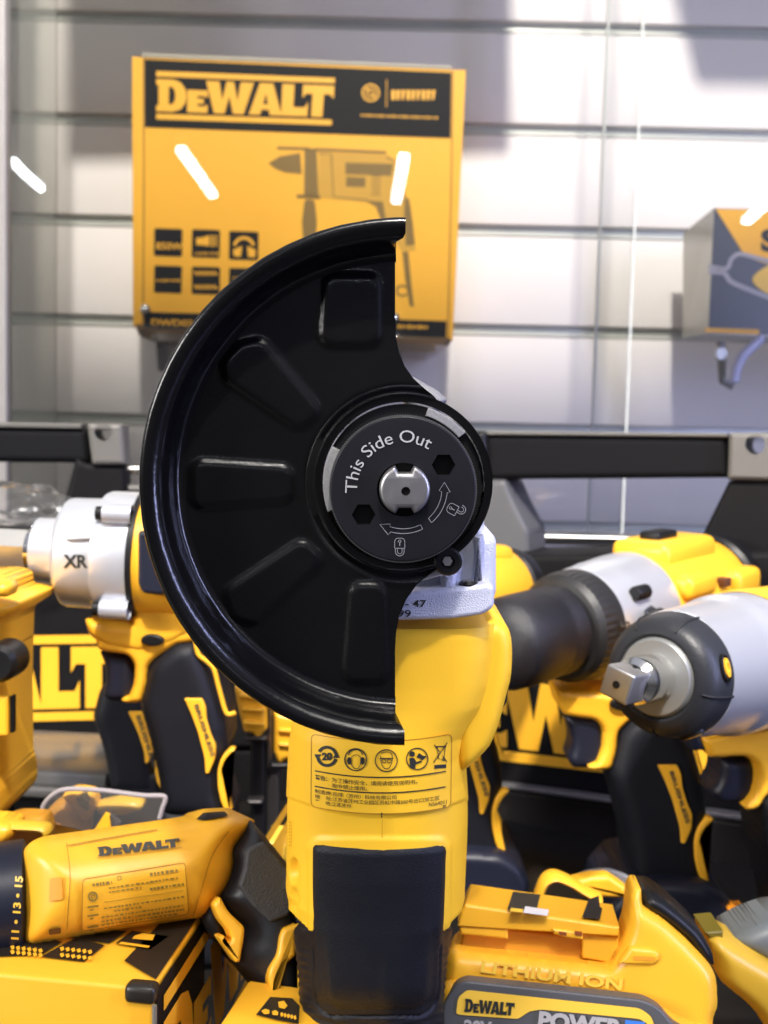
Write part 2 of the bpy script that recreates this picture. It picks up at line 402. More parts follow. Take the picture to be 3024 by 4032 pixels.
def cellmesh(pts, cell, x0=None):
    """outline split into a fine grid, photo positions"""
    def clip(q, ax, lim, keep_less):
        o = []; N = len(q)
        for i in range(N):
            a, b = q[i-1], q[i]; ia = (a[ax] <= lim) if keep_less else (a[ax] >= lim); ib = (b[ax] <= lim) if keep_less else (b[ax] >= lim)
            if ia != ib:
                t = (lim-a[ax])/(b[ax]-a[ax]); c = [a[0]+(b[0]-a[0])*t, a[1]+(b[1]-a[1])*t]; c[ax] = lim; o.append(tuple(c))
            if ib: o.append(b)
        return o
    x0 = min(p[0] for p in pts) if x0 is None else x0; x1 = max(p[0] for p in pts); y0 = min(p[1] for p in pts); y1 = max(p[1] for p in pts)
    V = {}; out = []; 
    def vi(p):
        k = (round(p[0], 2), round(p[1], 2))
        if k not in V: V[k] = len(V)
        return V[k]
    ny = int((y1-y0)/cell)+1; nx = int((x1-x0)/cell)+1
    for j in range(ny):
        row = clip(clip(pts, 1, y0+j*cell, False), 1, y0+(j+1)*cell, True)
        if len(row) < 3: continue
        for i in range(nx):
            q = clip(clip(row, 0, x0+i*cell, False), 0, x0+(i+1)*cell, True)
            if len(q) < 3: continue
            ids = []
            for p in q:
                k = vi(p)
                if k not in ids: ids.append(k)
            if len(ids) < 3: continue
            ar = sum(q[a-1][0]*q[a][1]-q[a][0]*q[a-1][1] for a in range(len(q)))
            if abs(ar) < 0.5: continue
            out.append(ids)
    return list(V.keys()), out
# ================================================================== SETTING
WY = 0.98
GY = 0.80
def slatwall():
    # groove centres from where they sit on the wall plane
    zs = [onY(1800, p, WY).z for p in (100, 505, 905, 1300, 1685)]
    pitch = (zs[0]-zs[-1])/4; z0 = zs[0]
    Z = [z0 + pitch*k for k in range(6, -12, -1)]
    g = 0.0058
    bm = bmesh.new(); bg_ = bmesh.new(); bl = bmesh.new(); x0, x1 = -1.6, 1.8
    for i in range(len(Z)-1):
        a, b = Z[i]-g, Z[i+1]+g
        box_bm(bm, ((x0+x1)/2, WY+0.009, (a+b)/2), (x1-x0, 0.018, a-b), bev=0.0012)
        # aluminium insert: recessed channel with a bright lower lip
        box_bm(bg_, ((x0+x1)/2, WY+0.0110, Z[i]), (x1-x0-0.01, 0.008, 2*g-0.0008))
        box_bm(bl, ((x0+x1)/2, WY+0.0045, Z[i]-g+0.0020), (x1-x0-0.01, 0.0075, 0.0022), bev=0.0006)
        box_bm(bl, ((x0+x1)/2, WY+0.0085, Z[i]+g-0.0011), (x1-x0-0.01, 0.004, 0.0012))
    structure('slat_wall', bm, WALLM); structure('slat_wall_groove', bg_, GROOVE); structure('slat_wall_trim', bl, LIP)
    b = bmesh.new(); box_bm(b, (0.1, WY+0.035, 0.4), (3.6, 0.02, 2.6)); structure('back_wall', b, WALLM)
slatwall()
b = bmesh.new(); box_bm(b, (0.1, 0.30, -0.015), (3.0, 1.34, 0.03), bev=0.002); structure('shelf_board', b, TBL)
# unseen boards added above the view so the spot casts the wall shadows
def shade_board(name, pxs, Y, t=0.012):
    q = []
    for a, b in pxs:
        w = onY(a, b, WY); d = w-KEY; k = (Y-KEY.y)/d.y; p = KEY+d*k; q.append((p.x, p.z))
    bm = bmesh.new(); f = [bm.verts.new((x, Y, z)) for x, z in q]; bk = [bm.verts.new((x, Y+t, z)) for x, z in q]; N = len(q)
    bm.faces.new(f); bm.faces.new(bk[::-1])
    for i in range(N): bm.faces.new((f[i], f[(i+1) % N], bk[(i+1) % N], bk[i]))
    structure(name, bm, mat('shadow_board_grey', (0.10, 0.10, 0.11), 0.6))
shade_board('shadow_board', [(255, -700), (2032, -700), (2008, 615), (265, 640)], 0.74)
shade_board('shadow_board', [(2480, -700), (3600, -700), (3600, 350), (2740, 345), (2640, -30)], 0.70)

# glass doors of the showcase
def pane(name, label, xl, xr, Y, g, edge_right=False, edge_left=False, z0=None):
    a = onY(xl, 900, Y); b = onY(xr, 900, Y); zt = 1.25; zb = z0 if z0 else 0.165
    fr = Fr(1512, 2016, 0.5); fr.M = Matrix.Translation(((a.x+b.x)/2, Y, zb)); o = thing(name, label, 'glass pane', fr, None)
    w = (b.x-a.x)
    bm = bmesh.new(); box_bm(bm, (0, 0, (zt-zb)/2), (w, 0.005, zt-zb)); p = fin(bm, 'pane', g, o, smooth=False)
    for s, e in ((1, edge_right), (-1, edge_left)):
        if e:
            bm = bmesh.new(); box_bm(bm, (s*(w/2+0.0008), 0, (zt-zb)/2), (0.0016, 0.0051, zt-zb)); fin(bm, 'polished_edge', GEDGE, o, smooth=False)
    return o
pane('glass_door', 'clear sliding glass door in front of the big yellow carton', 40, 2492, GY, GLASS, edge_right=True)
pane('glass_door', 'clear sliding glass door in front of the carton at the right edge', 2366, 4200, GY+0.016, GLASS, edge_left=True)
pane('glass_side_panel', 'dusty fixed glass panel at the left end of the display case', -900, 222, GY+0.05, GLASSD)
fr = Fr(30, 900, 0.82)
fr.M = Matrix.Identity(4)
o = thing('door_post', 'narrow aluminium post at the left edge of the glass door', 'post', fr)
a = onY(12, 900, GY-0.01)
b = bmesh.new(); box_bm(b, (a.x-0.012, GY-0.004, 0.70), (0.028, 0.012, 1.08), bev=0.001); fin(b, 'upright', mat('post_grey', (0.42, 0.40, 0.38), 0.4, metal=0.3), o)
a = onY(2400, 2126, GY-0.02)
o = tube('metal_rail', [(-1.2, GY-0.02, a.z), (1.5, GY-0.02, a.z-0.0)], 0.0052, CHR, None, n=16); o['label'] = 'bright round metal rail along the bottom of the glass doors'; o['category'] = 'rail'

# ceiling tube lamps behind the photographer (seen mirrored in the glass doors)
def ceiling_tube(p0, p1, H, w, label, Y=GY-0.0025):
    q = []
    for p in (p0, p1):
        h = onY(p[0], p[1], Y); d = (h-CAM).normalized(); r = Vector((d.x, -d.y, d.z)); k = (H-h.z)/r.z; q.append(h+r*k)
    A, B = q; c = (A+B)/2; d = (B-A); L = d.length; d.normalize()
    o = bpy.data.objects.new('ceiling_tube_lamp', None); COL.objects.link(o); o.location = c; o['label'] = label; o['category'] = 'lamp'; o['group'] = 'ceiling tube lamps'
    up = Vector((0, 0, 1)); s = d.cross(up).normalized(); rot = Matrix((d, s, d.cross(s)*-1)).transposed()
    b = bmesh.new(); box_bm(b, (0, 0, 0), (L, w, 0.05), rot, 0.01); fin(b, 'tube', TUBE, o)
    b = bmesh.new(); box_bm(b, (0, 0, 0.06), (L+0.06, w*1.3, 0.06), rot, 0.01); fin(b, 'lamp_body', WALLM, o)
ceiling_tube((712, 588), (838, 768), 2.5, 0.068, 'ceiling tube lamp reflected on the middle left of the big carton')
ceiling_tube((1592, 615), (1560, 790), 2.5, 0.078, 'ceiling tube lamp reflected on the right of the big carton')
ceiling_tube((3085, 740), (2940, 870), 2.5, 0.09, 'ceiling tube lamp reflected at the right edge', GY+0.0135)
ceiling_tube((30, 620), (162, 742), 2.5, 0.06, 'ceiling tube lamp reflected at the left edge', GY-0.0025)

# ================================================================== ANGLE GRINDER
GF = Fr(1588, 1908, 0.2495, tilt=6, camal=True)
sG = 0.2495/F
grinder = thing('angle_grinder', 'yellow and black angle grinder with large black wheel guard, standing upright in front', 'angle grinder', GF)
_O2 = GF.px(1588, 1908, 0)
def toxy(p):  # local point -> photo position
    w = GF.O + GF.B @ p; v = w-CAM; d = v.dot(FW); return CX+v.dot(RT)/d*F, CY-v.dot(UP)/d*F
cC = GF.px(1586, 1909, 0)
# --- guard plate outline (photo positions on its plane)
hub = (1588, 1900)
def guard_outline():
    o = [(1556, 955), (1556, 1270), (1560, 1330), (1572, 1390), (1594, 1442), (1628, 1490), (1668, 1527), (1705, 1556)]
    # hub right side circle
    R_ = 352
    a0 = math.degrees(math.atan2(hub[1]-1575, 1725-hub[0]))
    o += circ(hub[0], hub[1], R_, 40, 68, -46)
    o += [(1790, 2190), (1740, 2228), (1690, 2262), (1640, 2304), (1600, 2360), (1572, 2425), (1560, 2490), (1556, 2560), (1556, 2862)]
    rr = 874
    o += circ(1584, 1910, rr, 90, 271.8, 88.2)[::1][0:0]
    arc = [toxy(Vector((cC.x-.0556*math.sin(R(t)), 0, cC.z-.0556*math.cos(R(t))))) for t in [2.1+(180-4.2)*k/120 for k in range(121)]]
    o = [p for p in o if True]
    o[-1] = (1556, arc[0][1]+0.5); o[0] = (1556, arc[-1][1]-0.5)
    o += arc
    return o
def seg_sd(px_, py_, P4, r):
    """signed distance to convex polygon rounded by r"""
    best = -1e9; N = len(P4); ins = True; md = 1e9
    for i in range(N):
        ax, ay = P4[i]; bx, by = P4[(i+1) % N]; dx, dy = bx-ax, by-ay; L = math.hypot(dx, dy)
        t = max(0, min(1, ((px_-ax)*dx+(py_-ay)*dy)/(L*L))); md = min(md, math.hypot(px_-ax-dx*t, py_-ay-dy*t))
        if (dx*(py_-ay)-dy*(px_-ax)) < 0: ins = False
    return (-md if ins else md)-r
PADS = [([(1322, 1130), (1448, 1130), (1448, 1315), (1310, 1315)], 42),
        ([(968, 1395), (1012, 1385), (1205, 1615), (1175, 1638), (930, 1470), (925, 1440)], 42),
        ([(800, 1858), (1105, 1878), (1105, 1932), (800, 1955)], 40),
        ([(955, 2400), (935, 2345), (1185, 2180), (1215, 2205), (990, 2408)], 42),
        ([(1400, 2640), (1425, 2345), (1470, 2345), (1480, 2640)], 42)]
PADS = [( (lambda q: q if sum(q[i-1][0]*q[i][1]-q[i][0]*q[i-1][1] for i in range(len(q))) > 0 else q[::-1])(p), r) for p, r in PADS]
def ss(a, b, x): t = max(0, min(1, (x-a)/(b-a))); return t*t*(3-2*t)
def guard_h(x, y):
    h = 0.0
    for p, r in PADS:
        cx = sum(a[0] for a in p)/len(p)
        if abs(x-cx) < 330:
            d = seg_sd(x, y, p, r); h -= 0.0010*(1-ss(-14, 24, d))
    d = math.hypot(x-hub[0], y-hub[1]); h += 0.0026*(1-ss(345, 392, d)) if x < 1760 or True else 0
    return h
_go = guard_outline()
_hole = circ(hub[0]+1, hub[1]+3, 320, 72)
def half(o, up):
    YS = hub[1]+3; out = []; N = len(o)
    for k in range(N):
        a, b = o[k-1], o[k]; ia = (a[1] <= YS) == up; ib = (b[1] <= YS) == up
        if ia != ib: t = (YS-a[1])/(b[1]-a[1]); out.append((a[0]+(b[0]-a[0])*t, YS))
        if ib: out.append(b)
    # find the edge that runs along the cut and lead it round the hole
    for k in range(len(out)):
        a, b = out[k], out[(k+1) % len(out)]
        if abs(a[1]-YS) < 1e-6 and abs(b[1]-YS) < 1e-6 and abs(a[0]-b[0]) > 600: break
    arc = circ(hub[0]+1, YS, 320, 36, 0, 180 if up else -180)
    if a[0] < b[0]: arc = arc[::-1]
    return out[:k+1]+arc+out[k+1:]
V = []; Fc = []
for up in (True, False):
    v_, f_ = cellmesh(half(_go, up), 11, x0=400); n_ = len(V); V += v_; Fc += [[n_+i for i in f] for f in f_]
bm = bmesh.new()
vs = []
for x, y in V:
    p = GF.px(x, y, 0); h = guard_h(x, y); q = GF.px(x, y, h); vs.append(bm.verts.new(q))
for f in Fc:
    try: bm.faces.new([vs[i] for i in f])
    except ValueError: pass
bmesh.ops.remove_doubles(bm, verts=bm.verts, dist=2e-6)
# thickness: copy of the sheet pushed back 1.4 mm and joined at the rim edges
bnd = [e for e in bm.edges if len(e.link_faces) == 1]
fs = list(bm.faces); r = bmesh.ops.duplicate(bm, geom=fs+list({v for f in fs for v in f.verts})); vm = r['vert_map']
for v in [x for x in r['geom'] if isinstance(x, bmesh.types.BMVert)]: v.co.y += 0.0014
for e in bnd:
    a, b2 = e.verts; c, d = vm.get(a), vm.get(b2)
    if c is not None and d is not None:
        try: bm.faces.new((a, b2, d, c))
        except ValueError: pass
guard = fin(bm, 'wheel_guard', BLKG, grinder, ang=50)
# --- rim sweep
cC = GF.px(1586, 1909, 0)
prof = [(.0548,-.0001),(.0558,-.0003),(.0566,-.0010),(.0571,-.0022),(.0574,-.004),(.0577,-.0080),(.0580,-.0096),(.0586,-.0110),(.0595,-.0120),(.0605,-.0127),(.0617,-.0130),(.0626,-.0128),(.06315,-.0120),(.0630,-.0110),(.0622,-.0104),(.0608,-.0099),(.0598,-.0088),(.0592,-.0060),(.0588,-.0010),(.0578,.0008),(.0566,.0014),(.0548,.0013)]
bm = bmesh.new(); NA = 150; prev = None; first = None
for k in range(NA+1):
    ring = []
    for r_, y in prof:
        e_ = (2.1*ss(-.0118, -.0095, y) if r_ < .0590 or y > -.0095 else 0.0); a = R(89.7+e_+(180.6-2*e_)*k/NA); c, s_ = math.cos(a), math.sin(a)
        w = 1 + 0.0012*math.sin(k*0.9)*math.sin(k*0.37+r_*4000)
        ring.append(bm.verts.new((cC.x+r_*w*c, y, cC.z+r_*w*s_)))
    if prev:
        for i in range(len(prof)): j = (i+1) % len(prof); bm.faces.new((prev[i], prev[j], ring[j], ring[i]))
    else: first = ring
    prev = ring
bm.faces.new(first); bm.faces.new(prev)
rim = fin(bm, 'guard_rim', BLKG, guard, ang=60)

# --- collar of gear case seen through the hub hole
def arcband(name, cx, cy, r0, r1, a0, a1, y0, y1, m, par, bev=0.0003):
    o = circ(cx, cy, r1, 24, a0, a1)+circ(cx, cy, r0, 24, a0, a1)[::-1]
    return prism(name, GF, o, y0, y1, m, par, bev=bev, seg=2)
collar = prism('gear_case_collar', GF, circ(1589, 1908, 318, 90), 0.0042, 0.012, BLK, grinder, bev=0.0006)
arcband('collar_lug', 1589, 1908, 284, 318, 152, 200, 0.0004, 0.0045, ALD, collar)
arcband('collar_lug', 1589, 1908, 284, 318, 40, 72, 0.0012, 0.0045, ALD, collar)
# --- locking flange
dc = (1587, 1925)
teeth = [(dc[0]+(293 if k % 2 else 289)*math.cos(2*math.pi*k/340), dc[1]+(293 if k % 2 else 289)*math.sin(2*math.pi*k/340)) for k in range(340)]
hexs = [circ(1747, 1831, 47, 6, 0, 360), circ(1432, 2027, 47, 6, 0, 360)]
hexs = [circ(x, y, 47, 6) for x, y in ((1747, 1831), (1432, 2027))]
flange = prism('locking_flange', GF, circ(dc[0], dc[1], 287, 120), -0.0048, 0.004, BLKF, grinder, bev=0.0004, holes=[circ(1590, 1928, 106, 60)]+hexs)
prism('knurled_edge', GF, teeth, -0.0042, 0.001, mat('knurl_steel', (0.30, 0.30, 0.31), 0.3, metal=0.9), flange, holes=[circ(dc[0], dc[1], 280, 60)])
prism('flange_backing', GF, circ(dc[0], dc[1], 150, 60)[0:0] or circ(dc[0], dc[1], 278, 60), -0.0012, 0.002, BLK, flange)
yF = -0.0050
arcT = []
V0, T0 = glyphs('This Side Out', 0.0)
xs = [v[0] for v in V0]; X0, X1 = min(xs), max(xs)
def arcmap(x, y):
    a = R(184-(184-58)*(x-X0)/(X1-X0)); rr = 183+y*70; return (dc[0]+2+rr*math.cos(a), dc[1]-rr*math.sin(a))
arcT = ([arcmap(*v) for v in V0], T0)
ink('engraved_text', [arcT], pl(GF, yF), GRYL, flange)
def pol(r, a): return (dc[0]+r*math.cos(R(a)), dc[1]-r*math.sin(R(a)))
ar1 = [pol(176, t) for t in range(-64, -109, -3)]+[pol(190, -108), pol(167, -123), pol(147, -110), pol(158, -109)]+[pol(157, t) for t in range(-106, -63, 3)]
ar2 = [pol(174, t) for t in range(-50, -3, 3)]+[pol(186, -4), pol(165, 9), pol(142, -3), pol(152, -4)]+[pol(153, t) for t in range(-7, -50, -3)]
def lock(cx, cy, rot, opn=False):
    g = []
    def tr(q): c, s = math.cos(R(rot)), math.sin(R(rot)); return [(cx+a*c-b*s, cy+a*s+b*c) for a, b in q]
    g.append(stroke(tr(rnd([(-20, 20, 3), (-20, -20, 16), (20, -20, 16), (20, 20, 3)], 10)), 2.6, True))
    g.append(stroke(tr(circ(0, -8, 5, 10)), 2.4, True)); g.append(stroke(tr([(0, -3), (0, 10)]), 3.5))
    off = 14 if opn else 0
    g.append(stroke(tr([(off-17, 20), (off-17, 33)]+circ(off, 33, 17, 12, 180, 360)+[(off+17, 33), (off+17, 20 if not opn else 28)]), 2.6))
    g.append(stroke(tr([(off-9, 20), (off-9, 33)]+circ(off, 33, 9, 10, 180, 360)+[(off+9, 33), (off+9, 20 if not opn else 28)]), 2.4)); return g
ink('engraved_mark', [stroke(ar1, 3, True), stroke(ar2, 3, True)]+lock(1574, 2139, 0)+lock(1781, 2004, -62, True), pl(GF, yF), GRYE, flange)
# --- spindle
sp = []
c0 = (1594, 1930)
for a in range(0, 360, 4):
    if 70 < a < 110 or 249 < a < 291: continue
    sp.append((c0[0]+101*math.cos(R(a)), c0[1]-101*math.sin(R(a))))
def notch(q):
    out = []
    for i, p in enumerate(q):
        out.append(p); n = q[(i+1) % len(q)]
        if math.hypot(p[0]-n[0], p[1]-n[1]) > 30:
            top = p[1] < c0[1]; s = 1 if top else -1; dd = 30 if top else 24
            out += [(p[0]-(p[0]-n[0])*0.18, p[1]+s*dd*0.9), (n[0]+(p[0]-n[0])*0.18, n[1]+s*dd*0.9)]
    return out
spin = prism('spindle', GF, notch(sp), -0.0085, 0.003, STLD, grinder, bev=0.0011, seg=3, holes=[circ(1598, 1935, 18, 20)])
prism('center_pit', GF, circ(1598, 1935, 22, 20), -0.0072, -0.002, BLK, spin)

# --- barrel (yellow housing) as lofted rounded section
YC = 0.038
rows = [(2400,1262,1936,4.6,.0260),(2440,1258,1938,4.6,.0262),(2520,1252,1934,4.4,.0262),(2620,1242,1926,4.0,.0262),(2700,1222,1908,3.6,.0265),(2760,1190,1876,3.2,.027),(2820,1156,1848,2.9,.0275),(2900,1142,1836,2.7,.028),
        (3000,1137,1832,2.7,.028),(3140,1131,1841,2.7,.028),(3200,1131,1842,2.7,.0283),(3300,1128,1839,2.7,.0283),(3400,1128,1834,2.7,.0283),(3440,1126,1832,2.7,.0283),(3480,1133,1831,2.7,.0282),(3520,1136,1820,2.7,.028),(3560,1146,1808,2.7,.0275),(3590,1163,1797,2.7,.027),(3606,1180,1780,2.7,.0262)]
grows = [(3080,1131,1838,2.7,.028),(3300,1128,1839,2.7,.0283),(3480,1133,1831,2.7,.0280),(3540,1150,1800,2.7,.0277),(3590,1160,1782,2.7,.0274),(3660,1166,1768,2.7,.0271),(3720,1173,1760,2.7,.0268),(3800,1180,1752,2.7,.0262),(3900,1182,1745,2.7,.0252),(4032,1183,1738,2.7,.0248),(4300,1184,1734,2.7,.0246),(4700,1186,1730,2.7,.025),(5050,1150,1765,2.7,.028)]
def rowfun(rows):
    L = []
    for py, xl, xr, n, b in rows:
        a = GF.px(xl, py, YC); c = GF.px(xr, py, YC); L.append(((a.z+c.z)/2, (a.x+c.x)/2, (c.x-a.x)/2, n, b))
    L.sort(reverse=True)
    def f(z):
        if z >= L[0][0]: return L[0][1:]
        if z <= L[-1][0]: return L[-1][1:]
        for p, q in zip(L, L[1:]):
            if p[0] >= z >= q[0]:
                t = (p[0]-z)/(p[0]-q[0]); return tuple(p[i]*(1-t)+q[i]*t for i in range(1, 5))
    return f, L
HF, HL = rowfun(rows); GFN, GL = rowfun(grows)
def surf(fn, px, py, off=0.0):
    y = YC-0.027
    for _ in range(6):
        p = GF.px(px, py, y); xc, a, n, b = fn(p.z); u = min(0.999, abs((p.x-xc)/a)); y = YC-b*(1-u**n)**(1/n)-off
    return GF.px(px, py, y)
def toxy(p):  # local point -> photo position
    w = GF.O + GF.B @ p; v = w-CAM; d = v.dot(FW); return CX+v.dot(RT)/d*F, CY-v.dot(UP)/d*F
def loft(name, L, fn, m, dz, disp=None, nseg=128):
    bm = bmesh.new(); z = L[0][0]; prev = None; rings = []
    zs = []
    while z > L[-1][0]: zs.append(z); z -= dz
    zs.append(L[-1][0])
    for z in zs:
        xc, a, n, b = fn(z); ring = []
        for k in range(nseg):
            t = 2*math.pi*k/nseg; c, s = math.cos(t), math.sin(t)
            x = xc+a*math.copysign(abs(c)**(2/n), c); y = YC-b*math.copysign(abs(s)**(2/n), s); p = Vector((x, y, z))
            if disp and s > 0:
                q = toxy(p); dd = disp(*q)
                if dd: nrm = Vector((math.copysign(abs(c)**(2-2/n)/a, c), -abs(s)**(2-2/n)/b, 0)).normalized(); p += nrm*dd
            ring.append(bm.verts.new(p))
        rings.append(ring)
    for p, q in zip(rings, rings[1:]):
        for k in range(nseg): bm.faces.new((p[k], p[(k+1) % nseg], q[(k+1) % nseg], q[k]))
    bm.faces.new(rings[0]); bm.faces.new(rings[-1]); return fin(bm, name, m, grinder, ang=50)
def house_disp(x, y):
    d = 0.0
    if 1120 < x < 1200 and 3350 < y < 3520:
        q = math.hypot((x-1150)/20, (y-3430)/52); d -= 0.0024*(1-ss(0.5, 1.1, q))
    # raised frame round the grip panel
    if 3290 < y: 
        r_ = seg_sd(x, y, [(1262, 3350), (1726, 3350), (1722, 3900), (1266, 3900)], 34); d += 0.0009*(1-ss(6, 20, r_))*ss(-40, -8, r_) if False else 0.0007*(1-ss(10, 24, r_))
    yy = 3148+72*(1-((x-1495)/350)**2)
    d -= 0.0004*(1-ss(0, 7, abs(y-yy))) if x < 1840 else 0
    d += -0.0004*ss(0, 6, y-yy) if y < 3600 else -0.0004
    d -= 0.0060*ss(0, 12, y-(3664-1.0*max(0, 1212-x)-1.0*max(0, x-1752)))
    # side scallop
    if 3470 < y < 3620 and x < 1215: d -= 0.0010*(1-ss(0.4, 1.0, math.hypot((x-1150)/25, (y-3545)/60)))
    return d
housing = loft('motor_housing', HL, HF, YELH, 0.0005, house_disp, 200)
def grip_disp(x, y):
    yy = y-20*(1-((x-1495)/260)**2) if y < 3500 else y-20*(1-((x-1495)/260)**2)*max(0, (3560-y)/60) if y < 3560 else y
    sdp = seg_sd(x, yy, [(1258, 3346), (1730, 3346), (1708, 3920), (1262, 3920)], 30)
    M_ = 1-ss(-5, 5, sdp)
    d = (0.0012-0.0008*(1-ss(0, 30, -sdp)))*M_*(1-ss(3870, 3980, y)) - 0.0034*(1-M_)*(1-ss(3610, 3670, y))
    r_ = seg_sd(x, y, [(1330, 3350), (1640, 3350), (1610, 3900), (1360, 3900)], 45); d += 0.0013*(1-ss(-5, 40, r_))*ss(3560, 3880, y)
    u = seg_sd(x, y, [(1300, 3400), (1660, 3400), (1640, 3925), (1320, 3925)], 78)
    if y > 3700: d -= 0.0008*(1-ss(0, 9, abs(u)))*ss(3700, 3740, y)
    if u > 8 and y > 3720: d += 0.00018*math.sin((y+0.28*abs(x-1480))/5.2)*ss(8, 30, u)*ss(3720, 3750, y)
    d -= 0.0004*(1-ss(0, 6, abs(x-(1507-0.048*(y-3450)))))
    return d
grip = loft('grip', GL, GFN, RUB, 0.0005, grip_disp, 220)
tube('side_stripe', [GF.px(1177+ (6 if y > 3760 else (y-3640)/20), y, YC-0.002) for y in range(3640, 4700, 60)], 0.00085, YELH, grip, n=8)
# --- side hump and switch on the right
prism('switch_housing', GF, spl([(1925,2405),(1955,2412),(1982,2440),(1995,2500),(1993,2610),(1972,2700),(1945,2800),(1912,2880),(1868,2930),(1836,2958),(1800,2965),(1780,2800),(1800,2600),(1850,2450)], 3, True), 0.018, 0.052, YELH, housing, bev=0.0035, seg=5, yref=0.033)
sw = prism('paddle_switch', GF, rnd([(1940,2640),(1975,2596),(1998,2612),(2000,2650),(1990,2745),(1978,2768),(1900,2790),(1890,2700)], 8), 0.030, 0.05, BLK, grinder, bev=0.0012, yref=0.035)
# --- gear case
gc = prism('gear_case', GF, rnd([(1235,2350,20),(1400,2345,0),(1560,2338,0),(1700,2322,0),(1850,2308,0),(1918,2298,20),(1947,2312,26),(1948,2392,22),(1905,2422,30),(1780,2440,0),(1560,2446,0),(1240,2446,20)], 10), 0.0085, 0.064, SIL, grinder, bev=0.0014, seg=4)
prism('gear_case_body', GF, rnd([(1610,2345,0),(1650,2240,20),(1720,2200,10),(1830,2120,0),(1888,2010,8),(1896,1984,8),(1908,1992,8),(1905,2090,14),(1944,2106,20),(1953,2130,10),(1952,2330,10),(1945,2350,0)], 10), 0.0150, 0.060, SIL, gc, bev=0.003, seg=4)
prism('casting_rib', GF, rnd([(1868,2112,6),(1906,2104,6),(1912,2150,20),(1905,2260,30),(1925,2330,10),(1840,2335,10),(1870,2240,30)], 10), 0.0135, 0.03, SIL, gc, bev=0.0018, seg=3)
prism('casting_rib', GF, rnd([(1735,2255),(1800,2240),(1802,2330),(1740,2335)], 10), 0.0105, 0.03, SIL, gc, bev=0.002, seg=3)
prism('spindle_lock_lug', GF, spl([(1600,1480),(1690,1518),(1735,1546),(1760,1582),(1700,1640),(1600,1600)], 5, True), 0.010, 0.035, ALD, gc, bev=0.0024, seg=4)
prism('clamp_band', GF, rnd([(1640,2290),(1700,2235),(1790,2190),(1800,2240),(1740,2268),(1660,2290)], 8), 0.0045, 0.0075, SILS, grinder, bev=0.0008)
c1 = GF.px(1765, 2213, 0.0005)
cs = lathe('clamp_screw', c1, (0, 1, 0), [(0.0006, 0.0), (0.0006, 0.0014), (0.0, 0.0017), (0.0, 0.0031), (0.0006, 0.0036), (0.006, 0.0036)], BLK, grinder, 32)
prism('screw_slot', GF, circ(1762, 2210, 20, 6), 0.0003, 0.003, STL, cs)
p = GF.px(1845, 2314, 0.0118)
hs = lathe('housing_screw', p, (0, 0, 1), [(-.001, .0027), (.0012, .0027), (.0017, .0022), (.0018, 0.0)], BLK, grinder, 32)
b = bmesh.new(); box_bm(b, p+Vector((0, 0, .0017)), (.0030, .0008, .0006)); box_bm(b, p+Vector((0, 0, .0017)), (.0008, .0030, .0006)); fin(b, 'screw_slot', STL, hs, smooth=False)
bandy = 0.0083
ink('stamped_number', [txt('- 47', 1596, 2390, 27, 82, bold=0.012), txt('99', 1566, 2429, 27, 52, bold=0.012)], pl(GF, bandy), INK, gc)
# --- rating label
LS = lambda x, y: (x, y+26*(1-((x-1502)/262)**2))
def hmap(off):
    def g(x, y): 
        p = surf(HF, x, y, off+0.0002); return p
    return g
bx = [(1228, 2905), (1228, 3178)]
lab = rnd([(1226, 2892), (1779, 2892), (1775, 3178), (1224, 3178)], 22, 6)
V, Fc = cellmesh(lab, 16); V = [LS(*v) for v in V]
bm = bmesh.new(); vs = [bm.verts.new(hmap(0.0003)(*v)) for v in V]
for f in Fc:
    try: bm.faces.new([vs[i] for i in f])
    except ValueError: pass
labo = fin(bm, 'rating_label', YELH, housing, ang=60)
def dens(pts, n=10, closed=True):
    o = []; N = len(pts)
    for i in range(N if closed else N-1):
        a, b = pts[i], pts[(i+1) % N]
        k = max(1, int(math.hypot(a[0]-b[0], a[1]-b[1])/14)); o += [(a[0]+(b[0]-a[0])*t/k, a[1]+(b[1]-a[1])*t/k) for t in range(k)]
    return o
ink('label_border', [stroke([LS(*p) for p in dens(lab)], 3.2, True)], hmap(0.0004), YELD, labo)
g = []
g += [stroke([LS(x, 3035) for x in range(1240, 1764, 12)], 5), stroke([LS(x, 3096) for x in range(1239, 1764, 12)], 5)]
def ring(x, y, r, w): return stroke(circ(x, y, r, 36), w, True)
g += [stroke(circ(1287, 2978, 36, 20, 10, 150), 12), stroke(circ(1287, 2978, 36, 20, 190, 345), 12), txt('20', 1287, 2992, 27, 40, bold=0.05, align='c'), poly([(1238, 2970), (1264, 2970), (1248, 2992)]), poly([(1310, 2984), (1336, 2984), (1326, 2962)])]
g += [ring(1400, 2991, 43, 4.5), stroke(circ(1400, 2980, 29, 16, 15, 165), 4), poly(circ(1375, 2996, 9, 12, ry=15)), poly(circ(1427, 2996, 9, 12, ry=15)), stroke([(1380, 2996), (1386, 3016), (1395, 3026), (1408, 3026), (1416, 3016), (1422, 2996)], 3), stroke(circ(1401, 2992, 20, 12, 10, 170), 2.5)]
g += [ring(1521, 2995, 43, 4.5), stroke(spl([(1499, 2975), (1500, 3002), (1510, 3022), (1521, 3028), (1533, 3022), (1543, 3002), (1544, 2975), (1533, 2962), (1510, 2962)], 3, True), 3), stroke(rnd([(1502, 2991), (1519, 2991), (1518, 3004), (1505, 3003)], 4), 3, True), stroke(rnd([(1524, 2991), (1541, 2991), (1539, 3003), (1526, 3004)], 4), 3, True), stroke([(1494, 2986), (1549, 2986)], 4)]
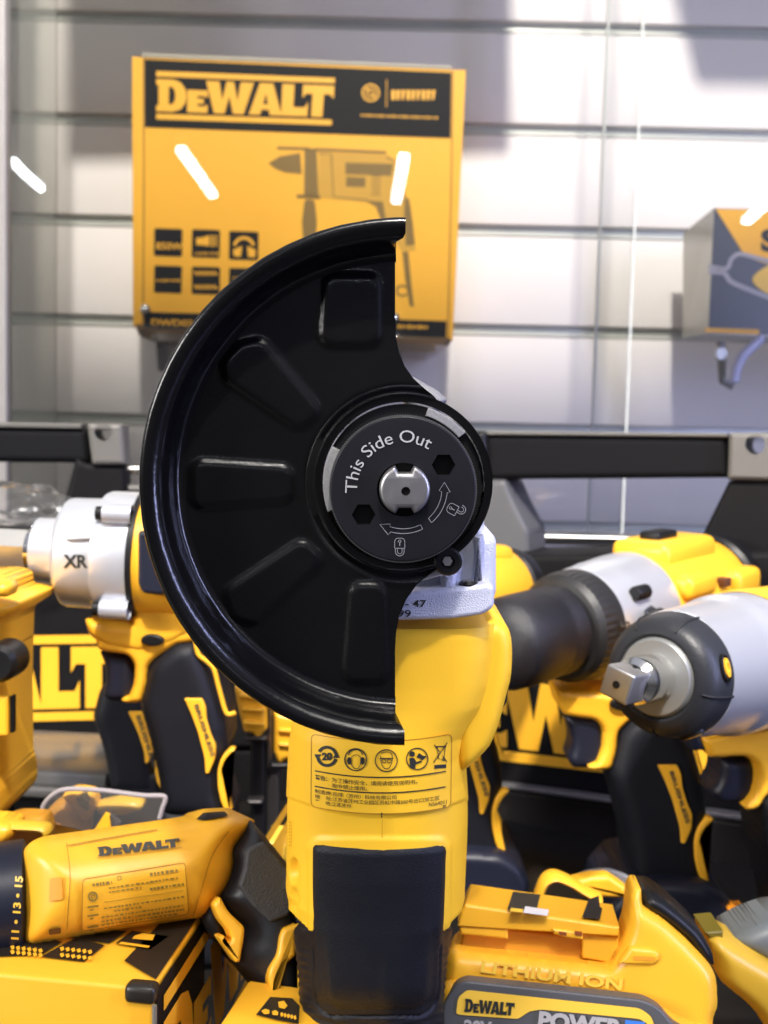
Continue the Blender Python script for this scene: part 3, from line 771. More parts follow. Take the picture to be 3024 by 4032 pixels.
g += [ring(1643, 2988, 42, 4.5), poly(circ(1623, 2969, 11, 16)), poly([(1612, 2984), (1630, 2984), (1640, 3000), (1660, 2994), (1662, 3001), (1636, 3010), (1636, 3026), (1614, 3022)]), poly([(1640, 2982), (1650, 2964), (1664, 2975), (1680, 2978), (1664, 2994), (1652, 2986)])]
g += [stroke([(1710, 2932), (1760, 3000)], 3.5), stroke([(1762, 2924), (1708, 3002)], 3.5), stroke([(1722, 2942), (1728, 2988), (1748, 2990), (1754, 2940)], 3.2, True), stroke([(1718, 2940), (1758, 2938)], 4), ring(1748, 2990, 5, 3), poly([(1711, 3012), (1757, 3009), (1757, 3024), (1711, 3027)])]
def LT(*a, **k): return txt(*a, f=lambda p: LS(*p), **k)
g += [LT('警告：', 1240, 3066, 13.5, 48, bold=0.02), LT('· 为了操作安全，请阅读使用说明书。', 1294, 3066, 13.5, 350, bold=0.005), LT('· 雨中禁止使用。', 1294, 3088, 13, 152, bold=0.005)]
g += [LT('制造商:百得（苏州）科技有限公司', 1239, 3121, 12.5, 322, bold=0.005), LT('地    址:江苏省苏州工业园区苏虹中路200号出口加工区', 1239, 3141, 12.5, 492, bold=0.005), LT('产    地:江苏苏州', 1239, 3161, 12.5, 142, bold=0.005), LT('N564011', 1689, 3163, 15, 70), LT('BY', 1745, 3176, 9, 14, bold=0.03)]
g += [stroke([(1503, 3200), (1503, 3221)], 5)]
ink('label_print', g, hmap(0.00055), INK, labo)
ink('seam_line', [stroke([(1505-0.01*(y-3225), y) for y in range(3226, 3334, 9)], 2.2)], hmap(-0.0002), YELD, housing)
ink('mould_mark', [stroke([(1141, y), (1141, y+5)], 4) for y in range(3235, 3330, 13)], hmap(0.0), YELD, housing)
# ================================================================== CARTON ON THE WALL (percussion drill box)
def faceframe(tl, tr, bl, d_tl, d_tr, d_bl):
    A, B, C = P(*tl, d_tl), P(*tr, d_tr), P(*bl, d_bl)
    fr = Fr(1512, 2016, 0.5); X = (B-A).normalized(); Z = (A-C); Z = (Z-X*Z.dot(X)).normalized(); Y = Z.cross(X)
    if Y.dot(FW) < 0: Y = -Y
    fr.B = Matrix((X, Y, Z)).transposed(); fr.Bi = fr.B.transposed(); fr.O = C; fr.M = fr.B.to_4x4(); fr.M.translation = C; fr.c = fr.Bi @ (CAM-C); return fr
bf = faceframe((515, 215), (1838, 272), (520, 1290), 0.862, 0.862, 0.885)
bf.O = bf.O; carton = thing('tool_carton', 'large yellow and black drill carton standing on the wall behind the glass', 'carton', bf)
prism('carton_body', bf, [(519, 222), (1835, 275), (1783, 1340), (523, 1285)], 0, 0.070, YELB, carton, bev=0.0008)
def Z1(x, y): return (400+x/1.106, 150+y/1.106)
def Q1(pts): return [Z1(*p) for p in pts]
art = []
art.append(poly(Q1([(186, 92), (1524, 150), (1520, 436), (186, 388)])))
art.append(poly(Q1([(180, 1192), (1503, 1232), (1500, 1306), (178, 1262)])))
for q in ([(230, 828), (352, 832), (350, 952), (228, 948)], [(394, 832), (516, 836), (514, 958), (392, 954)], [(556, 840), (684, 844), (682, 968), (554, 964)], [(230, 990), (350, 994), (348, 1112), (228, 1108)], [(394, 995), (516, 998), (514, 1118), (392, 1114)], [(556, 1000), (684, 1004), (682, 1124), (554, 1120)]):
    art.append(poly(rnd(Q1(q), 8)))
GY1 = mat('dark_print_black', (0.014, 0.0135, 0.012), 0.5, spec=0.12)
ink('carton_print', art, pl(bf, -0.0003), GY1, carton)
# yellow print on black
art = []
f = quadf(*[Z1(*p) for p in ((238, 178), (1014, 208), (1004, 345), (238, 318))])
ink('header_lettering', logo(f, True, 0.08, 0.17), pl(bf, -0.0006), YELB, carton)
art.append(stroke(circ(*Z1(1172, 238), 32, 20), 7, True)); art.append(stroke(circ(*Z1(1172, 238), 17, 12), 6, True)); art.append(stroke(Q1([(1150, 215), (1195, 262)]), 5))
art.append(stroke(Q1([(1242, 180), (1240, 300)]), 3))
for k in range(9): art.append(poly(Q1([(1262+k*22, 226), (1262+k*22+17, 227), (1262+k*22+14-(k % 3)*3, 270), (1262+k*22, 268)])))
for k in range(20): art.append(stroke(Q1([(1130+k*17, 336+k*.6), (1130+k*17+10, 336+k*.6)]), 7+2*(k % 3)))
ink('corner_emblem', art, pl(bf, -0.0006), YELB, carton); art = []
art.append(txt('850W', *Z1(236, 918), 26, 104, bold=0.02, rot=-2))
art += [poly(Q1([(412, 870), (440, 868), (470, 858), (470, 905), (412, 900)])), stroke(Q1([(482, 858), (482, 908)]), 8), stroke(Q1([(498, 858), (498, 908)]), 6)]+[stroke(Q1([(408+k*18, 938), (418+k*18, 938)]), 7+2*(k % 3)) for k in range(6)]
art += [stroke([Z1(620+45*math.cos(R(a)), 920-50*math.sin(R(a))) for a in range(20, 165, 10)], 12), poly(Q1([(572, 922), (612, 905), (606, 952), (576, 950)])), poly(Q1([(634, 905), (672, 922), (668, 955), (638, 954)]))]
art += [stroke(Q1([(238+k*18, 1055), (249+k*18, 1056)]), 7+2*(k % 3)) for k in range(6)]
for r_ in (0, 1):
    for k in range(6): art.append(stroke(Q1([(404+k*17, 1015+r_*60), (418+k*17, 1033+r_*60)]), 8))
art += [stroke(Q1([(572+k*18, 1045), (582+k*18, 1045)]), 7+2*(k % 3)) for k in range(5)]
ink('icon_lettering', art, pl(bf, -0.0006), YELB, carton); art = []
ink('footer_lettering', [txt('DWD024', *Z1(216, 1252), 26, 190, bold=0.03, rot=-2)], pl(bf, -0.0006), YELB, carton); art += [stroke(Q1([(1290+k*15, 1256+k*.4), (1300+k*15, 1256+k*.4)]), 16-3*(k % 3)) for k in range(9)]
ink('footer_lettering', art, pl(bf, -0.0006), YELB, carton)
# pictured drill on the carton (printed)
ink('pictured_body', [poly(Q1([(945, 495), (1250, 508), (1292, 545), (1322, 690), (1345, 800), (1368, 925), (1305, 928), (1262, 850), (1222, 795), (1208, 722), (945, 695)])), poly(Q1([(882, 478), (940, 480), (945, 690), (880, 686)]))], pl(bf, -0.0002), mat('print_dark_yellow', (0.62, 0.34, 0.03), 0.45), carton)
art = [poly(Q1([(765, 472), (905, 476), (905, 488), (765, 484)])), poly(Q1([(930, 478), (1240, 492), (1240, 504), (930, 490)])), poly(Q1([(726, 545), (775, 515), (865, 500), (872, 592), (800, 585), (760, 570)])), poly(Q1([(884, 480), (935, 482), (945, 690), (882, 688)])),
       poly(Q1([(850, 680), (955, 686), (950, 702), (850, 696)])), poly(rnd(Q1([(884, 702), (928, 704), (938, 800), (930, 930), (882, 925), (872, 800)]), 14)), poly(Q1([(1062, 542), (1270, 548), (1262, 600), (1062, 592)])), poly(Q1([(1066, 604), (1150, 608), (1148, 650), (1064, 646)])),
       poly(Q1([(1150, 708), (1225, 712), (1240, 800), (1215, 790), (1195, 735)])), poly(Q1([(1318, 690), (1340, 700), (1355, 800), (1365, 900), (1325, 905), (1318, 800)])), poly(Q1([(1310, 930), (1336, 930), (1348, 1060), (1360, 1170), (1342, 1168), (1322, 1050)])), stroke([Z1(1310+25*math.cos(R(a)), 1100+22*math.sin(R(a))) for a in range(40, 360, 20)], 8), stroke(Q1([(945, 500), (1000, 505), (1010, 690), (1160, 705)]), 5), stroke(Q1([(1240, 520), (1290, 540), (1320, 690)]), 6)] + [stroke(Q1([(1175, 600+k*16), (1215, 602+k*16)]), 5) for k in range(6)]
ink('pictured_drill', art, pl(bf, -0.0003), mat('print_brown', (0.22, 0.13, 0.02), 0.45), carton)
art = [poly(Q1([(700+0, 0), (701, 0), (701, 1)]))][0:0]
for q in ([(183, 76), (184, 700), (180, 1270)], [(1530, 140), (1522, 700), (1508, 1310)]): ink('side_fold', [stroke(Q1(q), 7)], pl(bf, -0.0004), mat('fold_brown', (0.42, 0.20, 0.01), 0.5), carton)
tp = prism('carton_top_glare', bf, [(560, 208), (1780, 258), (1780, 272), (560, 224)], -0.0008, 0.05, CREAM, carton)  # cream strip stands in for the white glare along the top edge
# acrylic bracket that carries the carton
o = thing('acrylic_bracket', 'clear acrylic bracket with round studs under the big yellow carton', 'bracket', bf)
prism('bracket_plate', bf, rnd([(530, 1275), (1775, 1330), (1775, 1352), (1720, 1392), (600, 1345), (545, 1320)], 12), -0.003, 0.075, CLEAR, o, bev=0.001)
for x, y in ((572, 1218), (1552, 1250)):
    lathe('stud', bf.px(x, y, -0.004), (0, 1, 0), [(-0.002, 0), (-0.0015, .003), (0, .0045), (.004, .0045)], CHR, o, 20)
prism('support_arm', bf, rnd([(612, 1340), (700, 1344), (696, 1465), (620, 1462)], 10), 0.03, 0.085, CLEAR, o, bev=0.0015)
prism('support_arm', bf, rnd([(1500, 1380), (1580, 1384), (1576, 1480), (1506, 1478)], 10), 0.03, 0.085, CLEAR, o, bev=0.0015)

# ================================================================== CARTON AT THE RIGHT EDGE
rf = Fr(2800, 1300, 0.83); c2 = thing('accessory_carton', 'black and yellow carton with pictured safety glasses, cut off by the right edge', 'carton', rf)
GREYS = mat('silver_print_side', (0.50, 0.50, 0.46), 0.3, metal=0.35, bump=0.25, bs=60)
bm = bmesh.new()
q = [rf.px(2812, 818, 0), rf.px(2788, 1312, 0), rf.px(3500, 1345, 0), rf.px(3500, 835, 0)]
bk = [rf.px(2690, 918, 0.085), rf.px(2688, 1330, 0.085), rf.px(3400, 1350, 0.085), rf.px(3400, 930, 0.085)]
A = [bm.verts.new(v) for v in q]; B_ = [bm.verts.new(v) for v in bk]; bm.faces.new(A); bm.faces.new(B_)
for i in range(4): bm.faces.new((A[i], A[(i+1) % 4], B_[(i+1) % 4], B_[i]))
fin(bm, 'carton_body', GREYS, c2, smooth=False)
m_ = pl(rf, -0.0005)
fp = ink('carton_front', [poly([(2812, 820), (3490, 836), (3490, 1340), (2788, 1310)])], m_, mat('carton_dark_front', (0.06, 0.065, 0.065), 0.35, var=0.5, vs=14), c2)
ink('carton_print', [poly([(2818, 822), (3490, 838), (3490, 1120), (3120, 1075), (2935, 1010)]), poly([(2776, 1290), (2990, 1298), (2988, 1318), (2776, 1308)])], pl(rf, -0.0008), YELB, c2)
ink('carton_lettering', [txt('S', 2996, 985, 78, 66, bold=.05)], pl(rf, -0.0011), INK, c2)
GRF = mat('glasses_picture_grey', (0.36, 0.34, 0.34), 0.35)
ink('pictured_glasses', [stroke(spl([(2790, 1048), (2860, 1058), (2880, 1020), (2910, 1000), (2960, 1010), (3100, 1050)], 6), 17), stroke(spl([(2790, 1070), (2850, 1075), (2880, 1110), (2960, 1145), (3050, 1180)], 6), 20)], pl(rf, -0.0010), GRF, c2)
ink('pictured_lens', [poly(spl([(2965, 1110), (2985, 1070), (3050, 1040), (3120, 1060), (3120, 1170), (3030, 1160)], 5, True))], pl(rf, -0.0012), YELL, c2)
o = thing('hook_bracket', 'small clear plastic hook hanging below the carton at the right edge', 'hook', rf)
b = bmesh.new(); tube_bm(b, [rf.px(2838, 1345, 0.02), rf.px(2842, 1440, 0.02), rf.px(2845, 1500, 0.02), rf.px(2885, 1520, 0.02)], 0.0035); fin(b, 'stem', mat('hook_grey', (0.30, 0.30, 0.28), 0.3), o)
lathe('stud', rf.px(2842, 1392, 0.012), (0, 1, 0), [(0, 0), (0, .005), (.006, .0055)], GREYS, o, 20)
b = bmesh.new(); tube_bm(b, [rf.px(3000, 1330, 0.0), rf.px(2925, 1400, 0.0), rf.px(2900, 1450, 0.0), rf.px(2890, 1505, 0.0)], 0.0042); fin(b, 'loop', mat('lilac_glint_plastic', (0.55, 0.56, 0.78), 0.15), o)  # bluish glints of the acrylic are put into this colour

# ================================================================== STACKED TOOL CASES
def lettered_case(fr, name, label, lg, bars):
    o = thing(name, label, 'tool case', fr, 'tool cases with carrying handles'); return o
# right case, turned so that its right side is nearer
cf = Fr(2200, 2500, 0.60, yaw=-26)
case = thing('tool_case', 'black tool case on the right with long carrying bar and yellow lettering', 'tool case', cf, 'black tool cases with carrying bars')
def cs_prism(name, pts, y0, y1, m, par, bev=0.002, **k): return prism(name, cf, pts, y0, y1, m, par, bev=bev, **k)
cs_prism('lid', rnd([(1500, 2190), (3400, 2170), (3400, 3260), (2440, 3135), (2010, 3085), (1500, 3030)], 12), 0.0, 0.062, CASEM, case, 0.003)
cs_prism('trim_strip', rnd([(1500, 3042), (2010, 3092), (2440, 3150), (3400, 3275), (3400, 3300), (2440, 3172), (2010, 3112), (1500, 3062)], 4), -0.006, 0.18, TRIMG, case, 0.0015)
cs_prism('middle_tray', rnd([(1500, 3050), (2010, 3100), (2440, 3160), (3400, 3290), (3400, 3560), (2440, 3420), (2040, 3370), (1500, 3300)], 8), 0.004, 0.19, mat('case_brown_black', (0.010, 0.0075, 0.006), 0.5, var=0.3), case, 0.003)
cs_prism('trim_strip', rnd([(1500, 3300), (2040, 3370), (2440, 3430), (3400, 3565), (3400, 3592), (2440, 3456), (2040, 3394), (1500, 3324)], 4), -0.006, 0.18, TRIMG, case, 0.0015)
_zb = (cf.O.z)
cs_prism('base_tray', rnd([(1500, 3310), (2040, 3380), (3400, 3580), (3500, 4120), (1500, 3650)], 8), 0.002, 0.19, CASEM, case, 0.003)
f = quadf((1628, 2668-45), (2893, 2795), (2893, 3050), (1628, 2900))
ink('case_lettering', logo(f, True, 0.05, 0.15), pl(cf, -0.0006), YELB, case)
cs_prism('handle_bar', rnd([(1905, 1712), (2862, 1722), (2872, 1880), (1915, 1888)], 8), 0.030, 0.060, BARM, case, 0.004)
cs_prism('bar_lit_top', rnd([(1880, 1697), (2865, 1706), (2865, 1722), (1880, 1712)], 4), 0.028, 0.062, GREYB, case, 0.001)  # grey strip stands in for light on the bar's top face
cs_prism('handle_bracket', rnd([(2868, 1703), (3060, 1703), (3070, 1895), (2862, 1890)], 12), 0.024, 0.066, GREYB, case, 0.003, holes=[circ(2973, 1750, 40, 24)])
cs_prism('handle_bracket', rnd([(1830, 1697), (1915, 1697), (1925, 1890), (1830, 1890)], 12), 0.024, 0.066, BLK, case, 0.003)
cs_prism('handle_arm', rnd([(2872, 1892), (3200, 1892), (3200, 2300), (2700, 2300), (2735, 2170)], 10), 0.028, 0.064, CASEM, case, 0.003)
cs_prism('handle_arm', rnd([(1830, 1888), (1990, 1888), (2020, 1960), (2085, 2090), (2090, 2300), (1800, 2300)], 14), 0.028, 0.064, GREYL, case, 0.003)
# left case
lf = Fr(300, 2650, 0.62, yaw=9)
case2 = thing('tool_case', 'black tool case on the left with carrying bar and yellow lettering', 'tool case', lf, 'black tool cases with carrying bars')
prism('lid', lf, rnd([(-900, 2300), (1250, 2290), (1250, 2940), (-900, 2960)], 12), 0.0, 0.2, CASEM, case2, bev=0.003)
f = quadf((-560, 2560), (458, 2545), (458, 2785), (-560, 2810))
ink('case_lettering', logo(f, True, 0.055, 0.14), pl(lf, -0.0006), YELB, case2)
prism('handle_bar', lf, rnd([(-700, 1672), (345, 1690), (350, 1822), (-700, 1812)], 8), 0.03, 0.06, BARM, case2, bev=0.004)
prism('bar_lit_top', lf, rnd([(-700, 1650), (320, 1668), (320, 1688), (-700, 1672)], 4), 0.028, 0.062, GREYB, case2, bev=0.001)  # lit top face of the bar, its brightness put into grey
prism('handle_bracket', lf, rnd([(340, 1666), (482, 1668), (494, 1832), (362, 1832)], 14), 0.024, 0.066, GREYB, case2, bev=0.003, holes=[circ(407, 1700, 36, 24)])
prism('handle_arm', lf, rnd([(300, 1800), (345, 1825), (495, 1834), (500, 2330), (120, 2330), (250, 1990)], 10), 0.028, 0.064, CASEM, case2, bev=0.003)
tube('cross_bar', [lf.px(488, 1850, 0.05), lf.px(900, 1850, 0.05)], 0.0035, CHR, case2)
tube('cross_bar', [lf.px(488, 1925, 0.05), lf.px(900, 1925, 0.05)], 0.003, GREYB, case2)
prism('base_tray', lf, rnd([(-900, 2960), (1250, 2940), (1250, 4000), (-900, 4100)], 12), 0.004, 0.2, CASEM, case2, bev=0.003)
# low grey-lidded case in front of the left one
gf = Fr(300, 3100, 0.54, yaw=-5)
o = thing('flat_case', 'flat dark case with shiny grey lid behind the lying drill', 'tool case', gf)
bm = bmesh.new(); pz = gf.px(300, 3030, 0).z
box_bm(bm, (-0.105, 0.03, pz-0.004), (0.25, 0.075, 0.008), bev=0.002); fin(bm, 'lid', mat('grey_gloss_lid', (0.12, 0.12, 0.12), 0.22, var=0.2, vs=12), o)
pz2 = gf.px(300, 3085, 0).z
bm = bmesh.new(); box_bm(bm, (-0.105, 0.025, pz2-0.003), (0.25, 0.07, 0.006), bev=0.002); fin(bm, 'trim_strip', TRIMG, o)
zt = 0-gf.O.z
bm = bmesh.new(); box_bm(bm, (-0.105, 0.03, (pz+zt)/2-0.002), (0.245, 0.06, pz-zt-0.006), bev=0.002); fin(bm, 'case_body', CASEM, o)

# ================================================================== CORDLESS DRILLS (three of one family: same grip, own heads)
def drill_lower(fr, mp, o, y0=0.0, w=0.034, upper=True, foot=True):
    """grip, trigger, guard, badge; mp maps the right drill's photo positions to this one's"""
    M2 = lambda L: [tuple(mp(*p[:2]))+tuple(p[2:]) for p in L]
    pr = lambda n, L, a, b, m, par, **k: prism(n, fr, rnd(M2(L), 10), a, b, m, par, **k)
    if upper: pr('handle_frame', [(2190,2715,10),(2330,2722,0),(2440,2735,0),(2560,2725,0),(2760,2690,20),(2790,2760,20),(2560,2790,10),(2470,2842,20),(2432,2880,20),(2425,2960,20),(2405,3028,16),(2335,3030,12),(2312,3018,10),(2350,3002,10),(2372,2950,20),(2376,2870,20),(2345,2832,20),(2262,2822,20),(2215,2812,20)], y0+0.002, y0+w-0.002, YEL, o, bev=0.003)
    if upper: prism('side_button', fr, circ(*mp(2450, 2776), 46, 20, ry=24, rot=3), y0-0.001, y0+w+0.001, BLK, o, bev=0.001)
    if upper: pr('trigger', [(2222,2818,10),(2362,2826,20),(2378,2870,20),(2372,2985,20),(2345,3022,12),(2255,3020,12),(2236,2990,14),(2256,2930,30),(2246,2870,20)], y0+0.007, y0+w-0.007, NAVY, o, bev=0.004, seg=4)
    g = pr('grip', [(2400,3040,10),(2438,2880,20),(2470,2838,20),(2560,2775,10),(2650,2770,30),(2700,2880,30),(2745,3000,30),(2775,3120,30),(2780,3220,20),(2752,3290,20),(2760,3390,10),(2800,3500,10),(2500,3490,10),(2480,3320,30),(2440,3160,30)], y0-0.001, y0+w+0.001, RUB, o, bev=0.007, seg=5)
    bd = pr('badge', [(2590,3014,6),(2668,3014,10),(2684,3050,10),(2688,3100,12),(2706,3160,14),(2728,3210,14),(2724,3262,14),(2698,3322,6),(2684,3322,6),(2680,3260,14),(2650,3150,20),(2618,3070,20)], y0-0.0022, y0+0.002, YEL, g, bev=0.0005)
    x0, y0_ = mp(2636, 3040); 
    ink('badge_lettering', [txt('BRUSHLESS', x0, y0_, 15, 215, rot=-72, bold=.03)], pl(fr, y0-0.0027), INKS, bd)
    wl = [(2640,2772),(2652,2830),(2690,2860),(2720,2890),(2740,2960),(2770,3060),(2790,3078),(2815,3070)]
    tube('trim_line', [fr.px(*mp(a, b), y0+0.001) for a, b in spl(wl, 4)], 0.0010, YEL, g, n=8)
    pr('trim_blade', [(2788,3222,8),(2812,3226,6),(2770,3270,20),(2756,3310,12),(2776,3344,8),(2778,3400,10),(2796,3480,6),(2770,3478,10),(2752,3440,10),(2738,3380,14),(2736,3310,20),(2752,3256,20)], y0-0.0020, y0+0.004, YEL, g, bev=0.0006)
    if foot: pr('foot', [(2480,3480,20),(2600,3462,20),(2780,3474,30),(2860,3520,30),(2900,3600,20),(2885,3665,20),(2600,3672,20),(2380,3660,20),(2400,3560,30)], y0-0.012, y0+w+0.012, NAVY, o, bev=0.005, seg=4)
    return g
def ax(fr, a, b):  # axis through two local points
    D = (b-a); return a, D.normalized(), D.length

# --- right drill with black chuck
df = Fr(2450, 2900, 0.47)
d1 = thing('cordless_drill', 'yellow drill with fat black keyless chuck and numbered grey collar, right of the grinder', 'drill', df)
drill_lower(df, lambda x, y: (x, y), d1)
A, D, L = ax(df, df.at(2010, 2530, 0.445), df.at(2960, 2268, 0.60))
k = 0.445/F
lathe('chuck', A, D, [(-.012, .0), (-.012, .012), (-.008, .0190), (-.004, .0208), (.004, .0212), (.020, .0212), (.022, .0206), (.024, .0212), (.032, .0212), (.034, .0195), (.040, .0185)], mat('chuck_black_texture', (0.010, 0.010, 0.014), 0.36, bump=0.4, bs=1800), d1, 64)
bm = bmesh.new(); lathe_bm(bm, A, D, [(.034, .018), (.035, .0235), (.038, .0258), (.042, .0265), (.0485, .0269), (.0515, .0266), (.052, .024)], 96)
for i, v in enumerate(bm.verts):
    t = (v.co-A).dot(D)
    if .037 < t < .0495:
        rad = (v.co-A-D*t); 
        if i % 2: v.co -= rad*0.014
cl = fin(bm, 'clutch_ring', mat('clutch_rubber', (0.014, 0.014, 0.015), 0.45, bump=0.15), d1, ang=20)
gcs = lathe('gear_case', A, D, [(.051, .024), (.0515, .0268), (.055, .0274), (.063, .0279), (.066, .0286), (.071, .0288), (.084, .0298), (.095, .0300), (.096, .027)], SILS, d1, 64)
def radial(px_, py_, fr, A, D, r, t=None):
    """point on a lathed surface of radius r hit by the ray through px"""
    o = fr.c; d = (fr.Bi @ ray(px_, py_)).normalized()
    w = o-A; dd = d-D*d.dot(D); ww = w-D*w.dot(D); a = dd.dot(dd); b = 2*dd.dot(ww); c = ww.dot(ww)-r*r; q = b*b-4*a*c
    t_ = (-b-math.sqrt(max(0, q)))/(2*a); return o+d*t_
ink('collar_number', [txt('15', 2478, 2500, 36, 54, rot=86, bold=.02)], lambda x, y: radial(x, y, df, A, D, .0281), INKS, gcs)
for x, y in ((2515, 2335), (2575, 2430)):
    p = radial(x, y, df, A, D, .0298); lathe('case_screw', p, -D, [(-0.006, .0036), (.003, .0036), (.004, .003), (.004, 0)], BLK, gcs, 16)
mh = lathe('motor_housing', A, D, [(.093, .028), (.095, .0290), (.120, .0296), (.150, .0296), (.168, .0290), (.172, .027)], YEL, d1, 48)
lathe('rear_cap', A, D, [(.170, .029), (.172, .0312), (.186, .030), (.194, .024), (.196, 0)], BLK, d1, 48)
side = D.cross(Vector((0, 0, 1))).normalized(); upv = side.cross(D).normalized(); rot = Matrix((D, -side, upv)).transposed()
bm = bmesh.new(); box_bm(bm, A+D*.128+upv*.0275, (.052, .034, .014), rot, 0.005); fin(bm, 'top_ridge', YEL, mh)
bm = bmesh.new(); box_bm(bm, A+D*.112+side*.024+upv*.014, (.028, .018, .012), rot, 0.004); box_bm(bm, A+D*.158+side*.026+upv*.010, (.026, .016, .014), rot, 0.004); fin(bm, 'side_ridge', YEL, mh)
bm = bmesh.new(); box_bm(bm, A+D*.138+side*.0285+upv*.012, (.007, .006, .0045), rot, 0.0005); box_bm(bm, A+D*.138+side*.031+upv*.003, (.007, .006, .0035), rot, 0.0005); fin(bm, 'vent_slot', mat('vent_brown', (0.10, 0.03, 0.005), 0.7), mh)
bm = bmesh.new(); box_bm(bm, A+D*.122+upv*.0355, (.020, .012, .006), rot, 0.002); fin(bm, 'direction_switch', BLK, mh)
prism('mode_tab', df, rnd([(2552, 2412), (2592, 2398), (2612, 2420), (2606, 2470), (2556, 2468)], 8), -0.004, 0.01, BLK, gcs, bev=0.001)

# --- middle drill half hidden behind the grinder
mf = Fr(1900, 2900, 0.50)
d2 = thing('cordless_drill', 'drill half hidden right behind the grinder, yellow rear housing with black cap', 'drill', mf)
drill_lower(mf, lambda x, y: (1895+(x-2690)*.92, 3205+(y-3320)*.97), d2)
A2, D2, L2 = ax(mf, mf.at(1560, 2400, 0.49), mf.at(2180, 2300, 0.60))
m2h = lathe('motor_housing', A2, D2, [(.0, 0), (.0, .024), (.004, .0270), (.050, .0275), (.084, .0265), (.088, .024)], YEL, d2)
lathe('rear_cap', A2, D2, [(.086, .025), (.088, .0265), (.100, .0245), (.110, .017), (.111, 0)], BLK, d2)
s2 = D2.cross(Vector((0, 0, 1))).normalized(); u2 = s2.cross(D2).normalized(); rt2 = Matrix((D2, -s2, u2)).transposed()
bm = bmesh.new(); box_bm(bm, A2+D2*.064+u2*.0225, (.036, .030, .012), rt2, 0.005); fin(bm, 'top_ridge', YEL, m2h)
bm = bmesh.new(); box_bm(bm, A2+D2*.068+s2*.0215-u2*.004, (.034, .018, .016), rt2, 0.005); fin(bm, 'side_ridge', YEL, m2h)

# --- left drill with silver gear case
xf = Fr(700, 2750, 0.43)
d3 = thing('cordless_drill', 'yellow drill with silver gear case pointing left, left of the grinder', 'drill', xf)
drill_lower(xf, lambda x, y: (735+(x-2602)*.90, 2755+(y-3018)*.96), d3, foot=False)
prism('lower_grip', xf, rnd([(632, 3180), (905, 3190), (900, 3800), (620, 3800)], 10), -0.001, 0.035, RUB, d3, bev=0.006)
A3, D3, L3 = ax(xf, xf.px(-200, 2150, 0.017), xf.px(1100, 2215, 0.017))
u = 0.447/F
U = lambda x: (x+236)*u
bm = lathe_bm(bmesh.new(), A3, D3, [(-.03, 0), (-.03, .0095), (U(118), .0095), (U(118), .006)], 6, ph=0.26); fin(bm, 'hex_shank', STL, d3, smooth=False)
lathe('shank_ring', A3, D3, [(U(78), .0085), (U(80), .0095), (U(112), .0100), (U(114), .009)], CHR, d3)
nose = lathe('gear_case', A3, D3, [(U(108), .008), (U(110), .0135), (U(114), .0146), (U(200), .0150), (U(206), .0160), (U(214), .0205), (U(232), .0236), (U(244), .0242), (U(362), .0245), (U(370), .0246), (U(380), .0272), (U(396), .0280), (U(512), .0282), (U(516), .026)], SILS, d3, 96)
lathe('black_collar', A3, D3, [(U(512), .026), (U(513), .0288), (U(534), .0288), (U(536), .026)], BLK, d3, 64)
lathe('motor_housing', A3, D3, [(U(533), .022), (U(535), .0276), (U(900), .0276), (U(1000), .024), (U(1010), 0)], YEL, d3, 64)
prism('dark_insert', xf, rnd([(540, 2092), (1000, 2092), (1000, 2340), (620, 2345), (560, 2338), (540, 2300)], 14), -0.0125, 0.017, NAVY, d3, bev=0.002)
prism('lower_housing', xf, rnd([(334,2436,10),(520,2450,0),(530,2330,6),(1000,2320,10),(1000,2440,10),(800,2470,30),(690,2530,20),(560,2570,20),(420,2545,20),(352,2500,20)], 10), 0.001, 0.033, YEL, d3, bev=0.004)
for x, y in ((408, 2022), (396, 2397)):
    a = xf.px(x, y, -0.006); bs = lathe('screw_boss', a, D3, [(0, .0), (0, .004), (.0035, .0042), (.012, .0042)], SILS, nose, 20)
    lathe('screw', a-D3*.003, D3, [(0, 0), (0, .0030), (.0034, .0030)], BLK, bs, 16)
prism('case_rib', xf, rnd([(256, 2118), (364, 2112), (364, 2124), (256, 2130)], 4), -0.0078, 0.0, SILS, nose, bev=0.0005)
ink('case_mark', [txt('XR', 248, 2234, 48, 98, bold=.035)], lambda x, y: radial(x, y, xf, A3, D3, .0247), INK, nose)
# --- grip of a further drill behind the left one
kf = Fr(520, 2850, 0.52)
d4 = thing('cordless_drill', 'drill whose grip shows behind the left silver drill, rest hidden', 'drill', kf)
drill_lower(kf, lambda x, y: (575+(x-2690)*.72, 3005+(y-3320)*.66), d4, upper=False, foot=False)
prism('lower_grip', kf, rnd([(450, 3020), (660, 3020), (650, 3700), (430, 3700)], 10), 0.0, 0.034, RUB, d4, bev=0.005)

# --- impact wrench, front right
wf = Fr(2800, 2700, 0.40)
w1 = thing('impact_wrench', 'impact wrench with square steel anvil and rubber nose at the right edge', 'impact wrench', wf)
A, D, L = ax(wf, wf.at(2430, 2695, 0.335), wf.at(3150, 2560, 0.46))
side = D.cross(Vector((0, 0, 1))).normalized(); upv = side.cross(D).normalized(); rot = (Matrix.Rotation(R(14), 3, D) @ Matrix((D, -side, upv)).transposed())
bm = bmesh.new(); box_bm(bm, A+D*.008, (.017, .0108, .0108), rot, 0.0009); an = fin(bm, 'anvil', STL, w1)
lathe('anvil_pin', A+D*.008+rot@Vector((.001, 0, .0050)), rot@Vector((0, 0, 1)), [(0, .0008), (.0007, .0008), (.0008, 0)], BLK, an, 12)
lathe('center_pit', A-D*.0009, D, [(0, 0), (0, .0013), (.001, .0013)], BLK, an, 12)
lathe('anvil_neck', A, D, [(.010, .006), (.012, .0082), (.020, .0086), (.0215, .0080), (.026, .0084), (.034, .0086)], CHR, w1, 48)
